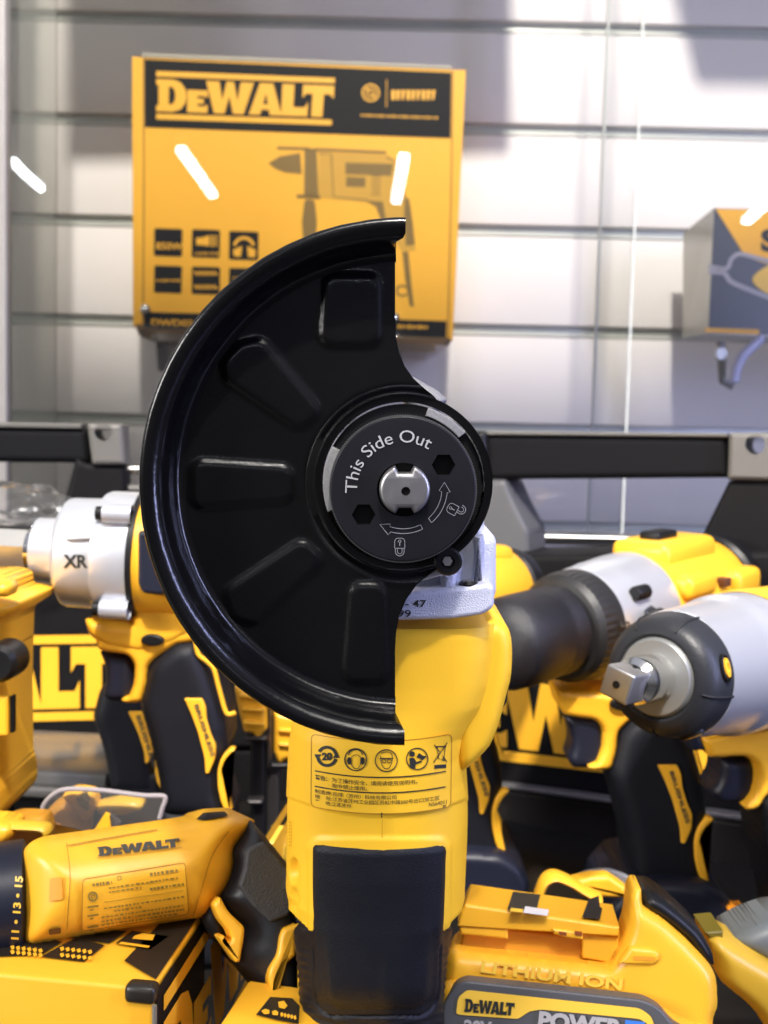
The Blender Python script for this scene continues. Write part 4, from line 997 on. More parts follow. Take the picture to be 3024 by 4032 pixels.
lathe('washer', A, D, [(.0262, .008), (.0262, .0132), (.0272, .0142), (.0295, .0147)], mat('washer_grey', (0.33, 0.34, 0.34), 0.4, metal=0.6), w1, 64)
NP = [(.0275, .0146), (.0270, .0156), (.0276, .0178), (.0295, .0202), (.033, .0218), (.0375, .0227), (.0415, .0231), (.0420, .021)]
ns = lathe('rubber_nose', A, D, NP, RUBG, w1, 72)
for ca, sa in ((.96, .28), (.50, -.86)):
    n = (side*ca+upv*sa).normalized(); p = A+D*.0362+n*.0226
    bm = lathe_bm(bmesh.new(), p-n*.0042, n, [(0, .0052), (.0045, .0050), (.0048, .0044)], 20, X=D, sq=(.62, 1)); rg = fin(bm, 'nose_port', BLK, ns)
    bm = lathe_bm(bmesh.new(), p-n*.0042, n, [(0, .0038), (.0050, .0034), (.0052, .0016), (.0038, .0010), (.0038, 0)], 20, X=D, sq=(.60, 1)); fin(bm, 'yellow_insert', YEL, rg)
for a in (20, 100, 180, 260, 330):
    v = Matrix.Rotation(R(a), 3, D) @ upv
    tube('nose_seam', [A+D*t+v*r_ for t, r_ in [(a_, b_+.0001) for a_, b_ in NP[2:-1]]], 0.0005, RUBD, ns, n=6)
hc = lathe('hammer_case', A, D, [(.0405, .021), (.0411, .0232), (.048, .0240), (.070, .0256), (.078, .0262), (.0805, .0276), (.086, .0282), (.105, .0285)], SILS, w1, 72)
lathe('motor_housing', A, D, [(.100, .0288), (.102, .0295), (.15, .0305), (.17, .028), (.172, 0)], YEL, w1, 64)
prism('case_boss', wf, rnd([(2968, 2530), (3200, 2520), (3200, 2800), (2985, 2800), (2970, 2760)], 14), 0.018, 0.06, BLK, hc, bev=0.003)
prism('lamp_block', wf, rnd([(2690,2880,10),(2760,2900,6),(2785,2958,6),(2722,2960,10)], 8), 0.014, 0.030, NAVY, w1, bev=0.002)
prism('handle_frame', wf, rnd([(2760,2900,10),(2880,2870,0),(3100,2760,10),(3200,2760,10),(3200,3080,20),(3020,3120,30),(2985,3180,20),(2940,3190,10),(2926,3176,8),(2965,3130,20),(2984,3060,30),(2972,3002,20),(2930,2974,20),(2790,2982,14),(2775,2950,10)], 10), 0.012, 0.044, YEL, w1, bev=0.003)
prism('trigger', wf, rnd([(2835,2984,20),(2930,2980,20),(2970,3010,20),(2968,3110,20),(2930,3160,20),(2830,3160,20),(2790,3120,20),(2830,3060,30)], 10), 0.018, 0.038, NAVY, w1, bev=0.004, seg=4)
prism('grip', wf, rnd([(2990,3150,20),(3040,3110,20),(3230,3090,20),(3300,3350,20),(3360,3900,20),(3100,3900,20),(3080,3600,20),(3020,3350,20)], 10), 0.010, 0.046, RUB, w1, bev=0.006, seg=4)
prism('foot', wf, rnd([(3060,3880,20),(3400,3880,20),(3440,4080,20),(3040,4080,20)], 10), 0.0, 0.056, NAVY, w1, bev=0.005)
# ================================================================== LYING DRILL, LOWER LEFT
nf = Fr(500, 3450, 0.296, tilt=-22, yaw=18)
n1 = thing('corded_drill', 'yellow corded drill lying on its side on the carton, numbers on its black collar', 'drill', nf)
nb = prism('motor_housing', nf, rnd([(84,3352,40),(128,3310,50),(173,3292,30),(422,3258,10),(650,3226,10),(754,3209,20),(790,3186,10),(890,3180,12),(1002,3232,10),(960,3290,20),(918,3345,20),(925,3400,20),(906,3470,20),(874,3525,20),(842,3560,20),(806,3608,20),(640,3634,10),(264,3693,10),(140,3716,30),(100,3712,50)], 10), 0.0, 0.055, YEL, n1, bev=0.018, seg=8, yref=0.02)
NS = lambda off: (lambda x, y: ondome(nf, nb, x, y, off+0.0004))
def npatch(name, pts, off, m, cell=14):
    V, Fc = cellmesh(pts, cell); bm = bmesh.new(); vs = [bm.verts.new(ondome(nf, nb, x, y, off+0.0004)) for x, y in V]
    for f in Fc:
        try: bm.faces.new([vs[i] for i in f])
        except ValueError: pass
    return fin(bm, name, m, nb, ang=60)
sidey = -0.0004
A5 = nf.px(-160, 3560, 0.026); B5 = nf.px(92, 3530, 0.026); D5 = (B5-A5).normalized(); L5 = (B5-A5).length
ch = lathe('collar', A5, D5, [(-.03, .0), (-.03, .0155), (-.002, .0162), (0, .0168), (L5*.55, .0170), (L5*.57, .0163), (L5*.62, .0163), (L5*.64, .0170), (L5, .0172), (L5+.001, .0150)], NAVY, n1, 72)
rc = 0.0174
ink('collar_number', [txt('11 • 13 • 15', 72, 3700, 28, 250, rot=86, bold=.03)], lambda x, y: radial(x, y, nf, A5, D5, rc), YELL, ch)
npatch('vent_recess', rnd([(196, 3458), (243, 3452), (246, 3542), (192, 3548)], 8), 0.0003, ORG)
npatch('vent_recess', rnd([(192, 3660), (240, 3652), (240, 3676), (194, 3682)], 5), 0.0003, mat('recess_brown', (0.16, 0.07, 0.01), 0.6))
npatch('spec_panel', rnd([(326,3462,16),(728,3396,16),(744,3600,16),(322,3668,16)], 12), 0.0006, YEL)
def dens2(p): return dens(p)
ink('panel_border', [stroke(dens(rnd([(326,3462,16),(728,3396,16),(744,3600,16),(322,3668,16)], 12)), 4, True)], NS(0.0008), YELD, nb)
for q in ([(262, 3318), (276, 3440), (270, 3560), (262, 3684)], [(262, 3330), (420, 3300), (640, 3262)], [(760, 3610), (800, 3480), (840, 3360), (915, 3255)]):
    ink('mould_line', [stroke(dens(spl(q, 4), closed=False), 4)], NS(0.0003), YELD, nb)
f = quadf((384, 3335), (706, 3300), (710, 3333), (388, 3372))
ink('body_lettering', logo(f, False), NS(0.0005), INKS, nb)
ink('lettering_outline', [stroke([f(-.02+1.04*k/12, -.12) for k in range(13)], 2.5)], NS(0.0004), YELD, nb)
g = []
rr_ = random.Random(3)
SL = lambda x, y: (x, y-0.150*(x-330))
for j, (y, x0_, x1_, h) in enumerate([(3490,365,440,16),(3482,590,700,16),(3512,430,700,9),(3528,430,560,9),(3540,590,725,14),(3565,410,720,4),(3590,410,725,9),(3606,450,560,10),(3624,400,720,9),(3640,400,725,10),(3654,400,700,8)]):
    x = x0_
    while x < x1_:
        w = rr_.uniform(6, 16) if h > 4 else (x1_-x0_); a, b = SL(x, y), SL(min(x+w, x1_), y); g.append(stroke([a, b], h*rr_.uniform(.5, .8))); x += w+rr_.uniform(3, 7)
c_ = SL(366, 3535); g += [ring(c_[0], c_[1], 16, 7), stroke(circ(c_[0], c_[1], 7, 10, 0, 300), 4)]
c_ = SL(470, 3478); g += [ring(c_[0], c_[1], 8, 3)]
for y in (3575, 3610, 3655): a = SL(345, y); b = SL(388, y); g.append(stroke([a, b], 7)); g.append(stroke([(a[0]+10, a[1]+12), (a[0]+24, a[1]-10+18)], 5))
g.append(txt('POWER TOOL', 520, 3630, 20, 190, rot=8.5, bold=.04)) if False else None
g = [q for q in g if q]
ink('spec_print', g, NS(0.0011), mat('faded_print', (0.24, 0.17, 0.03), 0.5), nb)
npatch('top_slot', rnd([(772, 3226), (800, 3200), (884, 3194), (900, 3212), (800, 3230)], 6), 0.0004, BLK, 8)
ng = prism('grip', nf, rnd([(985,3225,14),(1030,3275,20),(1130,3400,20),(1166,3450,10),(1172,3700,10),(1172,4100,10),(1130,4120,10),(1060,3930,20),(985,3840,20),(930,3795,20),(925,3730,20),(966,3655,20),(905,3590,20),(868,3530,20),(905,3465,20),(922,3400,20),(912,3345,20),(960,3285,14)], 10), 0.002, 0.050, RUBG, n1, bev=0.009, seg=7)
prism('grip_pad', nf, rnd([(972,3345,20),(1040,3310,20),(1140,3430,20),(1146,3600,20),(1066,3634,12),(990,3560,10),(942,3488,14),(965,3420,14)], 10), 0.0008, 0.006, mat('textured_grip_pad', (0.040, 0.042, 0.046), 0.65, bump=0.5, bs=1500), ng, bev=0.001)
prism('trim_blade', nf, rnd([(868,3530,10),(900,3590,20),(966,3652,16),(962,3700,16),(946,3789,5),(930,3792,5),(870,3705,8),(862,3690,8),(884,3682,10),(900,3710,10),(914,3700,10),(905,3670,20),(866,3622,20),(838,3560,20)], 8), -0.0005, 0.012, YEL, ng, bev=0.0014)
prism('trim_blade', nf, rnd([(1162,3640,6),(1118,3656,12),(1104,3690,16),(1096,3757,20),(1062,3815,20),(1056,3860,20),(1074,3925,10),(1092,3942,5),(1090,3910,10),(1096,3855,20),(1122,3800,20),(1166,3764,6),(1170,3700,4),(1170,3638,4)], 8), -0.0005, 0.012, YEL, ng, bev=0.0014)
prism('trigger', nf, rnd([(818,3512,12),(846,3545,20),(885,3640,20),(895,3700,14),(862,3720,14),(820,3680,20),(795,3620,20),(796,3550,20)], 8), 0.010, 0.045, BLK, n1, bev=0.004)
A6 = nf.px(1110, 3800, 0.02); lathe('cord_boot', A6, nf.px(1160, 3880, 0.03)-A6, [(0, 0), (0, .0055), (.002, .007), (.024, .0075), (.025, 0)], NAVY, n1, 32)

# ================================================================== CARTONS ON THE TABLE
def table_carton(A, B, Dp, Zt, label, mat_side, zb=0.0):
    """A,B,Dp: top corners given by photo positions on height Zt: A near corner, B far along the dark side, Dp along the front"""
    a, b, d = onZ(*A, Zt), onZ(*B, Zt), onZ(*Dp, Zt)
    X = (d-a); X.z = 0; X.normalize(); Yb = (b-a); Yb.z = 0; Yb = Yb-X*Yb.dot(X); ly = Yb.length; Yb.normalize(); lx = (d-a).dot(X)
    fr = Fr(1512, 2016, 0.5); fr.O = Vector((a.x, a.y, zb)); fr.B = Matrix((X, Yb, X.cross(Yb))).transposed(); 
    if fr.B.determinant() < 0 or (fr.B @ Vector((0, 0, 1))).z < 0: fr.B = Matrix((X, Yb, Vector((0, 0, 1)))).transposed()
    fr.B = Matrix((X, Yb, Vector((0, 0, 1)))).transposed(); fr.Bi = fr.B.inverted(); fr.M = fr.B.to_4x4(); fr.M.translation = fr.O; fr.c = fr.Bi @ (CAM-fr.O)
    o = thing('tool_carton', label, 'carton', None); h = Zt-zb
    W_ = lambda x, y, z: fr.O+X*x+Yb*y+Vector((0, 0, z))
    return o, W_, lx, ly, h
def wbox(name, W_, x0, x1, y0, y1, z0, z1, m, par, bev=0.0):
    bm = bmesh.new(); v = [bm.verts.new(W_(x, y, z)) for z in (z0, z1) for y in (y0, y1) for x in (x0, x1)]
    for q in ((0, 1, 3, 2), (4, 6, 7, 5), (0, 4, 5, 1), (2, 3, 7, 6), (0, 2, 6, 4), (1, 5, 7, 3)): bm.faces.new([v[i] for i in q])
    if bev: bmesh.ops.bevel(bm, geom=list(bm.edges), offset=bev, segments=3, affect='EDGES', profile=0.5)
    return fin(bm, name, m, par, smooth=True, ang=50)
Zt1 = P(600, 3895, 0.275).z
t1, W1, lx, ly, h1 = table_carton((600, 3895), (985, 3605), (-300, 3806), Zt1, 'yellow carton with black lettered side under the lying drill, lower left corner', BLK)
wbox('carton_body', W1, 0, lx, 0, ly, 0, h1, YELB, t1, 0.0012)
BLKC = mat('black_carton_board', (0.020, 0.016, 0.012), 0.35, var=0.3)
# dark side: plane x=0
bm = bmesh.new(); v = [bm.verts.new(W1(-.0006, y, z)) for y, z in ((.0015, .001), (ly-.001, .001), (ly-.001, h1-.001), (.0015, h1-.001))]; bm.faces.new(v); fin(bm, 'dark_side', BLKC, t1, smooth=False)
bm = bmesh.new(); v = [bm.verts.new(W1(x, y, h1+.0006)) for x, y in ((.0005, .004), (.013, .012), (.010, ly-.002), (.0005, ly-.002))]; bm.faces.new(v); fin(bm, 'dark_margin', BLKC, t1, smooth=False)
sidef = lambda u_, v_: (u_, v_)
ink('carton_lettering', logo(lambda u_, v_: (0.006+u_*0.155, h1-0.046+v_*0.033), True, .1, .14), lambda y, z: W1(-.0012, y, z), YELB, t1)
top = lambda x, y: W1(x, y, h1+.0006)
def topq(pts): return [(lambda w: (((w-W1(0, 0, h1)).dot((W1(1, 0, 0)-W1(0, 0, 0)))), ((w-W1(0, 0, h1)).dot((W1(0, 1, 0)-W1(0, 0, 0))))))(onZ(a, b, Zt1)) for a, b in pts]
g = [poly(topq(q)) for q in ([(-60, 3730), (150, 3690), (245, 3716), (160, 3768), (-60, 3775)], [(262, 3718), (300, 3702), (412, 3728), (330, 3795), (160, 3775)], [(455, 3722), (520, 3672), (664, 3694), (590, 3748)], [(280, 3702), (345, 3676), (500, 3672), (430, 3722)])]
ink('carton_print', g, top, BLKC, t1)
top2 = lambda x, y: W1(x, y, h1+.0011)
g = [poly(topq(q)) for q in ([(560, 3688), (610, 3694), (600, 3716), (520, 3710), (530, 3698)], [(478, 3722), (590, 3738), (584, 3746), (466, 3730)])]
for bx_, by_ in ((235, 3745), (235, 3770), (40, 3740), (40, 3758)):
    for k in range(6): g.append(poly(topq([(bx_+k*22, by_+k*2.5), (bx_+k*22+14, by_+k*2.5-5), (bx_+k*22+18, by_+k*2.5+8), (bx_+k*22+6, by_+k*2.5+14)])))
ink('carton_pictogram', g, top2, YELB, t1)
# rounded tape / crushed corner
tube('corner_tape', [W1(-.001, -.001, h1-.004), W1(-.0012, -.0012, h1-.03), W1(-.001, -.001, 0.002)], 0.0007, mat('clear_tape', (0.20, 0.18, 0.14), 0.2), t1, n=8)
wbox('crushed_corner', W1, -.0012, .008, -.0014, .004, h1-.0045, h1+.0010, BLKC, t1, 0.0018)
# second carton
Zt2 = Zt1-0.012
t2, W2, lx2, ly2, h2 = table_carton((830, 4085), (1015, 3862), (1500, 4190), Zt2, 'yellow carton with a dark screw pictogram directly left of the grinder grip', BLK)
wbox('carton_body', W2, 0, lx2, 0, ly2, 0, h2, YELB, t2, 0.001)
def tq2(pts): return [onZ(a, b, Zt2+.0006) for a, b in pts]
def inkw(name, polys, m, par, dz=0.0):
    bm = bmesh.new()
    for q in polys: bm.faces.new([bm.verts.new(v+Vector((0, 0, dz))) for v in q])
    return fin(bm, name, m, par, smooth=False)
inkw('carton_print', [tq2([(1008, 3995), (1064, 3925), (1150, 3930), (1180, 3960), (1176, 4032), (1090, 4016)])], BLKC, t2)
inkw('carton_pictogram', [tq2(q) for q in ([(1028, 3985), (1045, 3977), (1062, 3983), (1060, 3997), (1040, 3999)], [(1070, 3988), (1084, 3982), (1096, 3990), (1094, 4003), (1074, 4002)])]+[tq2([(1103+k*13, 3995+k*3), (1112+k*13, 3990+k*3), (1116+k*13, 4003+k*3), (1107+k*13, 4010+k*3)]) for k in range(5)]+[tq2([(1095, 3950), (1118, 3945), (1132, 3965), (1120, 3978), (1098, 3972)])], YELB, t2, .0004)

# ================================================================== BATTERY PACK
pf = Fr(2250, 3850, 0.302, yaw=-9, tilt=-12)
bt = thing('battery_pack', 'yellow battery pack with grey lettered label, lower right foreground', 'battery', pf)
bb = prism('battery_shell', pf, rnd([(1742,4760,0),(1742,3850,30),(1752,3780,20),(1775,3735,20),(2395,3800,30),(2435,3740,60),(2470,3650,40),(2484,3520,16),(2500,3496,10),(2524,3498,6),(2527,3562,8),(2610,3614,20),(2700,3694,20),(2780,3778,30),(2818,3835,40),(2826,3960,40),(2806,4010,20),(2800,4760,0)], 12), 0.006, 0.030, YEL, bt, bev=0.0045, seg=7)
prism('lower_shell', pf, rnd([(1728,4760,0),(1728,3905,30),(1760,3862,30),(2560,3935,30),(2640,3990,40),(2830,4060,30),(2860,4760,0)], 12), -0.001, 0.070, YEL, bb, bev=0.006, seg=6)
pk = prism('slide_deck', pf, rnd([(1812,3590,8),(1830,3560,8),(2440,3650,4),(2440,3690,4),(1800,3650,4)], 5), 0.010, 0.040, YEL, bt, bev=0.001)
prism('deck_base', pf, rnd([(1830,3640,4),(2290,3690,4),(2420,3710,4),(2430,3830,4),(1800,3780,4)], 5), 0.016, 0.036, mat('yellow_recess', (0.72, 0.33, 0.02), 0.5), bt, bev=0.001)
prism('deck_step', pf, rnd([(1800,3620,6),(2000,3646,4),(2000,3700,4),(1812,3682,10)], 5), 0.011, 0.03, YEL, pk, bev=0.001)
prism('deck_step', pf, rnd([(2290,3672,4),(2440,3695,4),(2440,3800,4),(2290,3775,4)], 5), 0.0125, 0.05, YEL, pk, bev=0.001)
prism('deck_step', pf, rnd([(2170,3655,10),(2295,3672,4),(2295,3702,4),(2230,3694,4),(2180,3680,8)], 5), 0.0092, 0.03, YEL, pk, bev=0.0008)
for x in (2200, 2262): prism('contact_slot', pf, rnd([(x, 3668), (x+32, 3672), (x+30, 3686), (x+4, 3682)], 4), 0.0088, 0.012, mat('slot_red_brown', (0.25, 0.06, 0.008), 0.6), pk)
# top-face details (on the level deck top)
_a, _b = pf.px(1830, 3560, 0.010), pf.px(2440, 3650, 0.010); _sl = (_b.z-_a.z)/(_b.x-_a.x)
def ontop(px_, py_, dz):
    d = pf.Bi @ ray(px_, py_); c = pf.c   # plane z = _a.z + _sl*(x-_a.x) + dz
    t = (_a.z+_sl*(c.x-_a.x)+dz-c.z)/(d.z-_sl*d.x); return c+d*t
def topface(name, q, m, par, dz=0.0, th=0.0):
    bm = bmesh.new(); vs = [ontop(a, b, dz-.0012) for a, b in q]; T = [bm.verts.new(v+Vector((0, 0, th))) for v in vs]; bm.faces.new(T)
    if th:
        B2 = [bm.verts.new(v-Vector((0, 0, .001))) for v in vs]; bm.faces.new(B2[::-1])
        for i in range(len(T)): bm.faces.new((T[i], T[(i+1) % len(T)], B2[(i+1) % len(T)], B2[i]))
    return fin(bm, name, m, par, smooth=False)
topface('warning_sticker', [(1998, 3580), (2020, 3510), (2128, 3522), (2110, 3592)], INK, pk, .0018)
topface('sticker_print', [(2068, 3568), (2162, 3582), (2156, 3606), (2060, 3594)], WHT, pk, .0022)
topface('sticker_print', [(2012, 3574), (2060, 3580), (2058, 3594), (2008, 3588)], YELL, pk, .0022)
topface('terminal_opening', [(2292, 3612), (2318, 3540), (2358, 3526), (2362, 3570), (2372, 3576), (2362, 3620)], RUBD, pk, .0020)
prism('side_latch_rib', pf, rnd([(2432,3798,8),(2480,3728,14),(2575,3738,16),(2602,3758,14),(2598,3790,14),(2570,3806,10)], 8), 0.0045, 0.012, YEL, bb, bev=0.0016)
prism('latch_slot', pf, rnd([(2494, 3764), (2578, 3768), (2576, 3782), (2496, 3780)], 5), 0.0042, 0.006, ORG, bb)
prism('release_button', pf, rnd([(2524,3506,10),(2570,3505,20),(2630,3545,30),(2760,3665,40),(2805,3750,20),(2812,3800,10),(2780,3790,10),(2700,3690,30),(2610,3620,30),(2520,3570,10)], 10), 0.0075, 0.034, BLK, bt, bev=0.005, seg=5)
lb = prism('label_plate', pf, rnd([(1742,4500,0),(1742,3960,20),(1790,3880,30),(1830,3862,20),(2535,3938,30),(2600,3972,30),(2650,4035,30),(2700,4060,20),(2830,4075,10),(2830,4500,0)], 12), -0.0025, 0.004, GREYL, bb, bev=0.0008)
m2_ = pl(pf, -0.0029)
ink('label_yellow', [poly(rnd([(1796,3992,14),(1804,3925,20),(1840,3898,14),(2520,3970,20),(2562,4000,14),(2580,4045,6),(2560,4040,6),(2520,4012,14),(2130,3975,14),(2085,3982,14),(2040,4012,10),(1815,3996,14)], 10))], m2_, YELL, lb)
m3_ = pl(pf, -0.0032)
f = quadf((1832, 3932), (2028, 3950), (2022, 4000), (1828, 3984))
ink('label_lettering', logo(f, False), m3_, INK, lb)
ink('label_lettering', [txt('POWER', 2117, 4046, 62, 335, rot=-6, bold=.05), txt('20V', 1824, 4062, 46, 110, rot=-5, bold=.04)], m3_, mat('silver_print', (0.42, 0.40, 0.40), 0.35), lb)
ink('label_blue', [poly([(2462, 4016), (2540, 4024), (2534, 4060), (2460, 4060)])], pl(pf, -0.0034), BLUE, lb)
bm = bmesh.new()
em = ink('moulded_lettering', [txt('LITHIUM ION', 1892, 3826, 42, 560, rot=-7.5, bold=.03)], pl(pf, 0.0052), YELL, bb)
sm = em.modifiers.new('thick', 'SOLIDIFY'); sm.thickness = 0.0006

# ================================================================== SAFETY GLASSES AND SMALL THINGS
ef = Fr(2250, 3500, 0.39)
e1 = thing('safety_glasses', 'yellow framed safety glasses lying behind the battery pack', 'safety glasses', ef)
tube('temple_arm', [ef.px(a, b, c) for (a, b), c in zip(spl([(2118,3530),(2142,3470),(2182,3448),(2240,3468),(2300,3505),(2360,3535)], 5), [0.0]*40)], 0.0017, YEL, e1, sq=3.0)
prism('brow_frame', ef, rnd([(2250,3475),(2330,3455),(2400,3452),(2470,3500),(2500,3540),(2400,3540),(2300,3530)], 16), 0.004, 0.012, YEL, e1, bev=0.002)
prism('lens', ef, rnd([(2240,3462),(2320,3430),(2400,3424),(2470,3448),(2530,3490),(2520,3545),(2260,3500)], 24), 0.014, 0.017, mat('grey_lens', (0.20, 0.20, 0.19), 0.15), e1, bev=0.001)
ef2 = Fr(2900, 3800, 0.33)
e2 = thing('safety_glasses', 'large yellow safety glasses with grey lens in the lower right corner', 'safety glasses', ef2)
YELM = mat('muted_yellow_frame', (0.66, 0.40, 0.03), 0.4)
prism('yellow_frame', ef2, rnd([(2796,3705,10),(2830,3690,20),(2900,3725,30),(3030,3800,20),(3200,3900,10),(3200,4200,10),(3024,4060,0),(2960,3960,50),(2870,3890,30),(2826,3850,30)], 14), 0.0, 0.022, YELM, e2, bev=0.005, seg=5)
prism('lens', ef2, rnd([(2868,3695,20),(2960,3645,40),(3060,3610,20),(3250,3600,10),(3250,3900,10),(3040,3800,10),(2920,3730,10)], 14), 0.010, 0.030, mat('grey_goggle_lens', (0.14, 0.155, 0.155), 0.4), e2, bev=0.005, seg=5)
prism('hinge_block', ef2, rnd([(2775,3672),(2850,3665),(2850,3695),(2800,3705)], 6), 0.006, 0.02, mat('olive_plastic', (0.16, 0.12, 0.01), 0.5), e2, bev=0.001)
of = Fr(2910, 3595, 0.46)
pts = [(2912+(44 if k % 2 else 36)*math.cos(R(k*22.5)), 3597+(28 if k % 2 else 23)*math.sin(R(k*22.5))) for k in range(16)]
o = thing('orange_knob', 'small orange scalloped knob on the dark case edge at the lower right', 'knob', of)
prism('knob_body', of, spl(pts, 3, True), 0.0, 0.008, ORG, o, bev=0.0014)
prism('knob_cap', of, circ(2906, 3596, 18, 16, ry=11), -0.002, 0.002, YELD, o, bev=0.0005)
# yellow tool at left edge
yf = Fr(30, 2700, 0.38)
y1 = thing('rotary_tool', 'upright yellow power tool with black knob cut off by the left edge', 'power tool', yf)
prism('tool_body', yf, rnd([(-260,2260,20),(0,2238,20),(60,2236,20),(112,2250,20),(118,2300,10),(196,2318,10),(190,2345,14),(120,2390,20),(116,2500,10),(112,2700,10),(116,2960,10),(130,3010,20),(132,3080,20),(92,3132,20),(20,3118,30),(-260,3110,10)], 10), 0.0, 0.05, YEL, y1, bev=0.007, seg=6, yref=0.045)
prism('head_boss', yf, rnd([(-100,2285,14),(30,2290,14),(48,2310,14),(36,2350,14),(-100,2350,14)], 8), -0.006, 0.004, YEL, y1, bev=0.003)
lathe('black_knob', yf.px(-14, 2618, -0.008), (0, 1, 0), [(0, 0), (0, .0055), (.002, .0072), (.014, .0075)], BLK, y1, 24)
prism('long_slot', yf, rnd([(40,2740),(54,2740),(54,2885),(40,2885)], 4), -0.0004, 0.002, BLK, y1)
prism('lower_ridge', yf, rnd([(-100,2745),(30,2745),(30,2900),(-100,2900)], 8), -0.002, 0.002, YEL, y1, bev=0.001)
tube('power_cord', [yf.px(20, 3110, .03), yf.px(10, 3300, .03), yf.px(0, 3700, .03), yf.px(0, 4100, .03)], 0.004, BLK, y1)
# glasses in blister pack between lying drill and left case
qf = Fr(350, 3200, 0.40)
q1 = thing('blister_pack', 'clear blister pack with yellow tinted glasses behind the lying drill', 'blister pack', qf)
OCH = mat('ochre_plastic', (0.50, 0.23, 0.02), 0.35, var=0.25, vs=40)
prism('tinted_lens', qf, rnd([(182,3190),(230,3150),(300,3120),(350,3160),(350,3290),(200,3300)], 24), 0.006, 0.016, OCH, q1, bev=0.004, seg=5)
prism('frame_front', qf, rnd([(240,3130,20),(290,3110,20),(370,3122,20),(380,3180,20),(340,3240,20),(300,3200,20)], 12), 0.0, 0.010, YEL, q1, bev=0.003, seg=4)
prism('tinted_lens', qf, rnd([(290,3140),(330,3128),(355,3160),(345,3200),(315,3180)], 14), -0.0015, 0.004, mat('mirror_lens', (0.45, 0.33, 0.10), 0.15, metal=0.5), q1, bev=0.001)
prism('temple_arm', qf, rnd([(360,3170,20),(430,3152,20),(520,3142,24),(568,3160,24),(560,3186,24),(500,3206,20),(400,3212,20)], 12), 0.004, 0.012, YELM, q1, bev=0.003, seg=4)
tube('pack_edge', [qf.px(a, b, -.002) for a, b in spl([(165,3215),(172,3170),(215,3125),(270,3107),(400,3112),(560,3132),(640,3134),(650,3150),(640,3180),(628,3222)], 5)], 0.0010, mat('frosted_edge', (0.30, 0.27, 0.27), 0.1), q1, n=8)
prism('clear_lid', qf, rnd([(168,3230,10),(176,3170,20),(220,3125,20),(275,3109,20),(560,3133,10),(644,3140,14),(630,3230,10),(400,3290,10)], 10), -0.0025, -0.0015, CLEAR, q1)
prism('backing_card', qf, rnd([(230,3120),(640,3145),(630,3300),(200,3300)], 10), 0.020, 0.022, CASEM, q1)
tf = Fr(420, 3240, 0.37)
o = thing('warning_card', 'small folded yellow and black card standing on top of the lying drill', 'card', tf)
prism('yellow_face', tf, [(372,3266),(412,3204),(430,3210),(436,3262)], 0.0, 0.002, YEL, o)
prism('dark_face', tf, [(428,3204),(474,3240),(440,3262),(434,3262)], 0.001, 0.003, GREYL, o)
of2 = Fr(90, 3250, 0.36)
o = thing('safety_glasses', 'folded amber safety glasses at the left edge above the lying drill', 'safety glasses', of2)
prism('lens', of2, rnd([(-60,3300,20),(-20,3240,20),(60,3208,30),(180,3214,20),(200,3290,20),(100,3340,20),(-60,3400,20)], 14), 0.010, 0.020, OCH, o, bev=0.003)
tube('temple_arm', [of2.px(a, b, 0.004) for a, b in spl([(-80, 3230),(0, 3245),(50, 3248),(170, 3255),(190, 3275)], 5)], 0.0016, YELM, o, sq=2.5)
prism('frame_front', of2, rnd([(-60,3236,10),(20,3240,20),(58,3255,20),(50,3300,20),(0,3330,20),(-60,3330,10)], 10), -0.002, 0.012, YEL, o, bev=0.003)
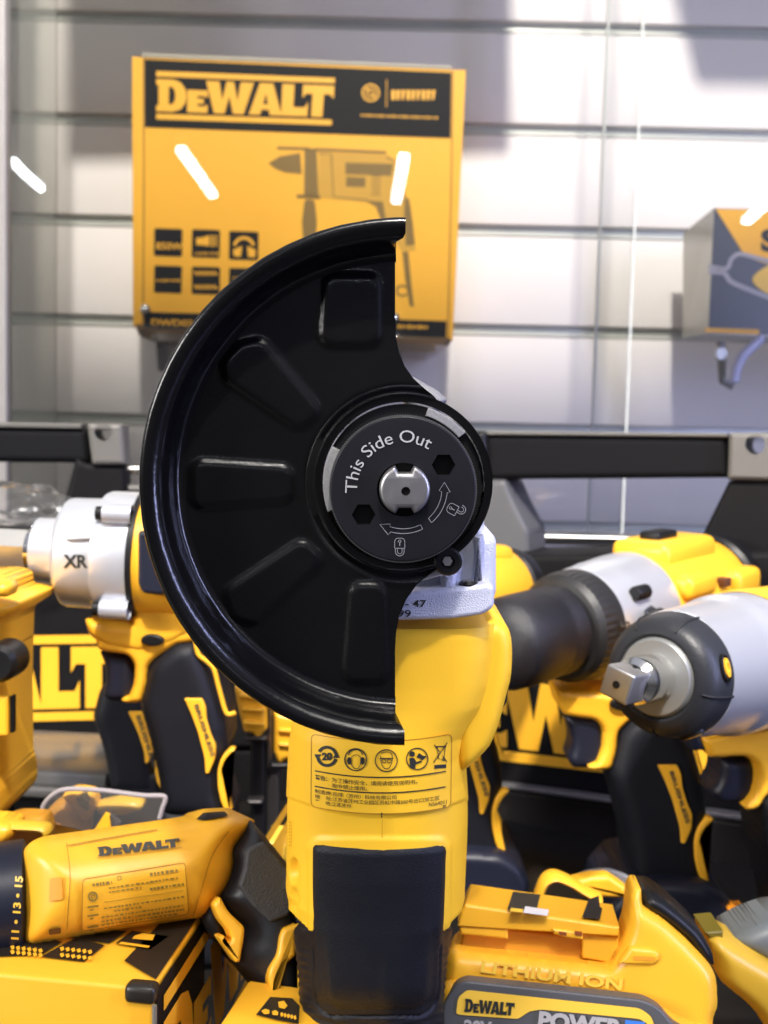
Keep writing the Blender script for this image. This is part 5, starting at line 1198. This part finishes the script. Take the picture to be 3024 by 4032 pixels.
# cable clamps between left drill and grinder
def clamp(pts, ribs, label, d, post):
    f_ = Fr(pts[0][0], pts[0][1], d); o = thing('bar_clamp', label, 'clamp', f_, 'yellow bar clamps'); hd = prism('clamp_head', f_, rnd(pts, 10), 0.0, 0.02, YEL, o, bev=0.003)
    for (x0_, y0_, x1_, y1_) in ribs: prism('pad_rib', f_, rnd([(x0_, y0_), (x1_, y0_+6), (x1_, y1_+6), (x0_, y1_)], 8), -0.0025, 0.004, YEL, hd, bev=0.0015)
    for (x0_, x1_, y0_, y1_, m, yy) in post: prism('clamp_bar', f_, rnd([(x0_, y0_), (x1_, y0_), (x1_, y1_), (x0_, y1_)], 8), yy, yy+0.008, m, o, bev=0.002)
    return o
PB = mat('gunmetal', (0.06, 0.055, 0.055), 0.35, metal=0.6)
clamp([(922,2700),(1050,2740),(1052,2870),(1030,2890),(1026,2905),(1010,2912),(1000,2885),(962,2882),(940,2800)], [(950,2785,1040,2802),(955,2840,1040,2858),(940,2735,1040,2752)], 'left of the two ribbed yellow clamps between drill and grinder', 0.50, [(985, 1045, 2905, 3300, BLK, .004), (1050, 1066, 2760, 3010, PB, .004), (962, 1050, 2900, 2922, PB, .0), (970, 1035, 3150, 3172, PB, -.002)])
clamp([(1078,2800),(1200,2820),(1200,2985),(1120,2990),(1108,3008),(1095,3005),(1078,2960)], [(1095,2870,1190,2884),(1095,2925,1190,2940)], 'right ribbed yellow clamp touching the grinder outline', 0.51, [(1045, 1100, 3020, 3290, PB, .004), (1062, 1200, 3005, 3030, BLK, .0), (1052, 1086, 3290, 3330, GREYB, .002)])
o = thing('earplug_box', 'small pale yellow box between lying drill grip and grinder', 'box', Fr(1090, 3350, 0.44))
prism('box_body', Fr(1090, 3350, 0.44), rnd([(1050,3312,6),(1130,3314,6),(1200,3316,6),(1200,3420,6),(1125,3402,10),(1070,3360,14)], 6), 0.0, 0.02, YELL, o, bev=0.002)
# clear bag at left under the left case handle
bgf = Fr(60, 1980, 0.57)
o = thing('plastic_bag', 'crumpled clear plastic bag under the left carrying bar', 'plastic bag', bgf)
bm = bmesh.new(); rr_ = random.Random(5)
r = bmesh.ops.create_icosphere(bm, subdivisions=4, radius=1.0)
from mathutils import noise
for v in bm.verts:
    n_ = noise.noise(v.co*2.2)*0.35; v.co = Vector((v.co.x*(.032+.012*n_), v.co.y*.016*(1+n_), v.co.z*(.012+.009*n_)))+bgf.px(60, 1985, 0.0)
fin(bm, 'bag_film', glassmat('thin_film', (0.93, 0.92, 0.92), 1.25, 0.15, 0.04), o, ang=20)
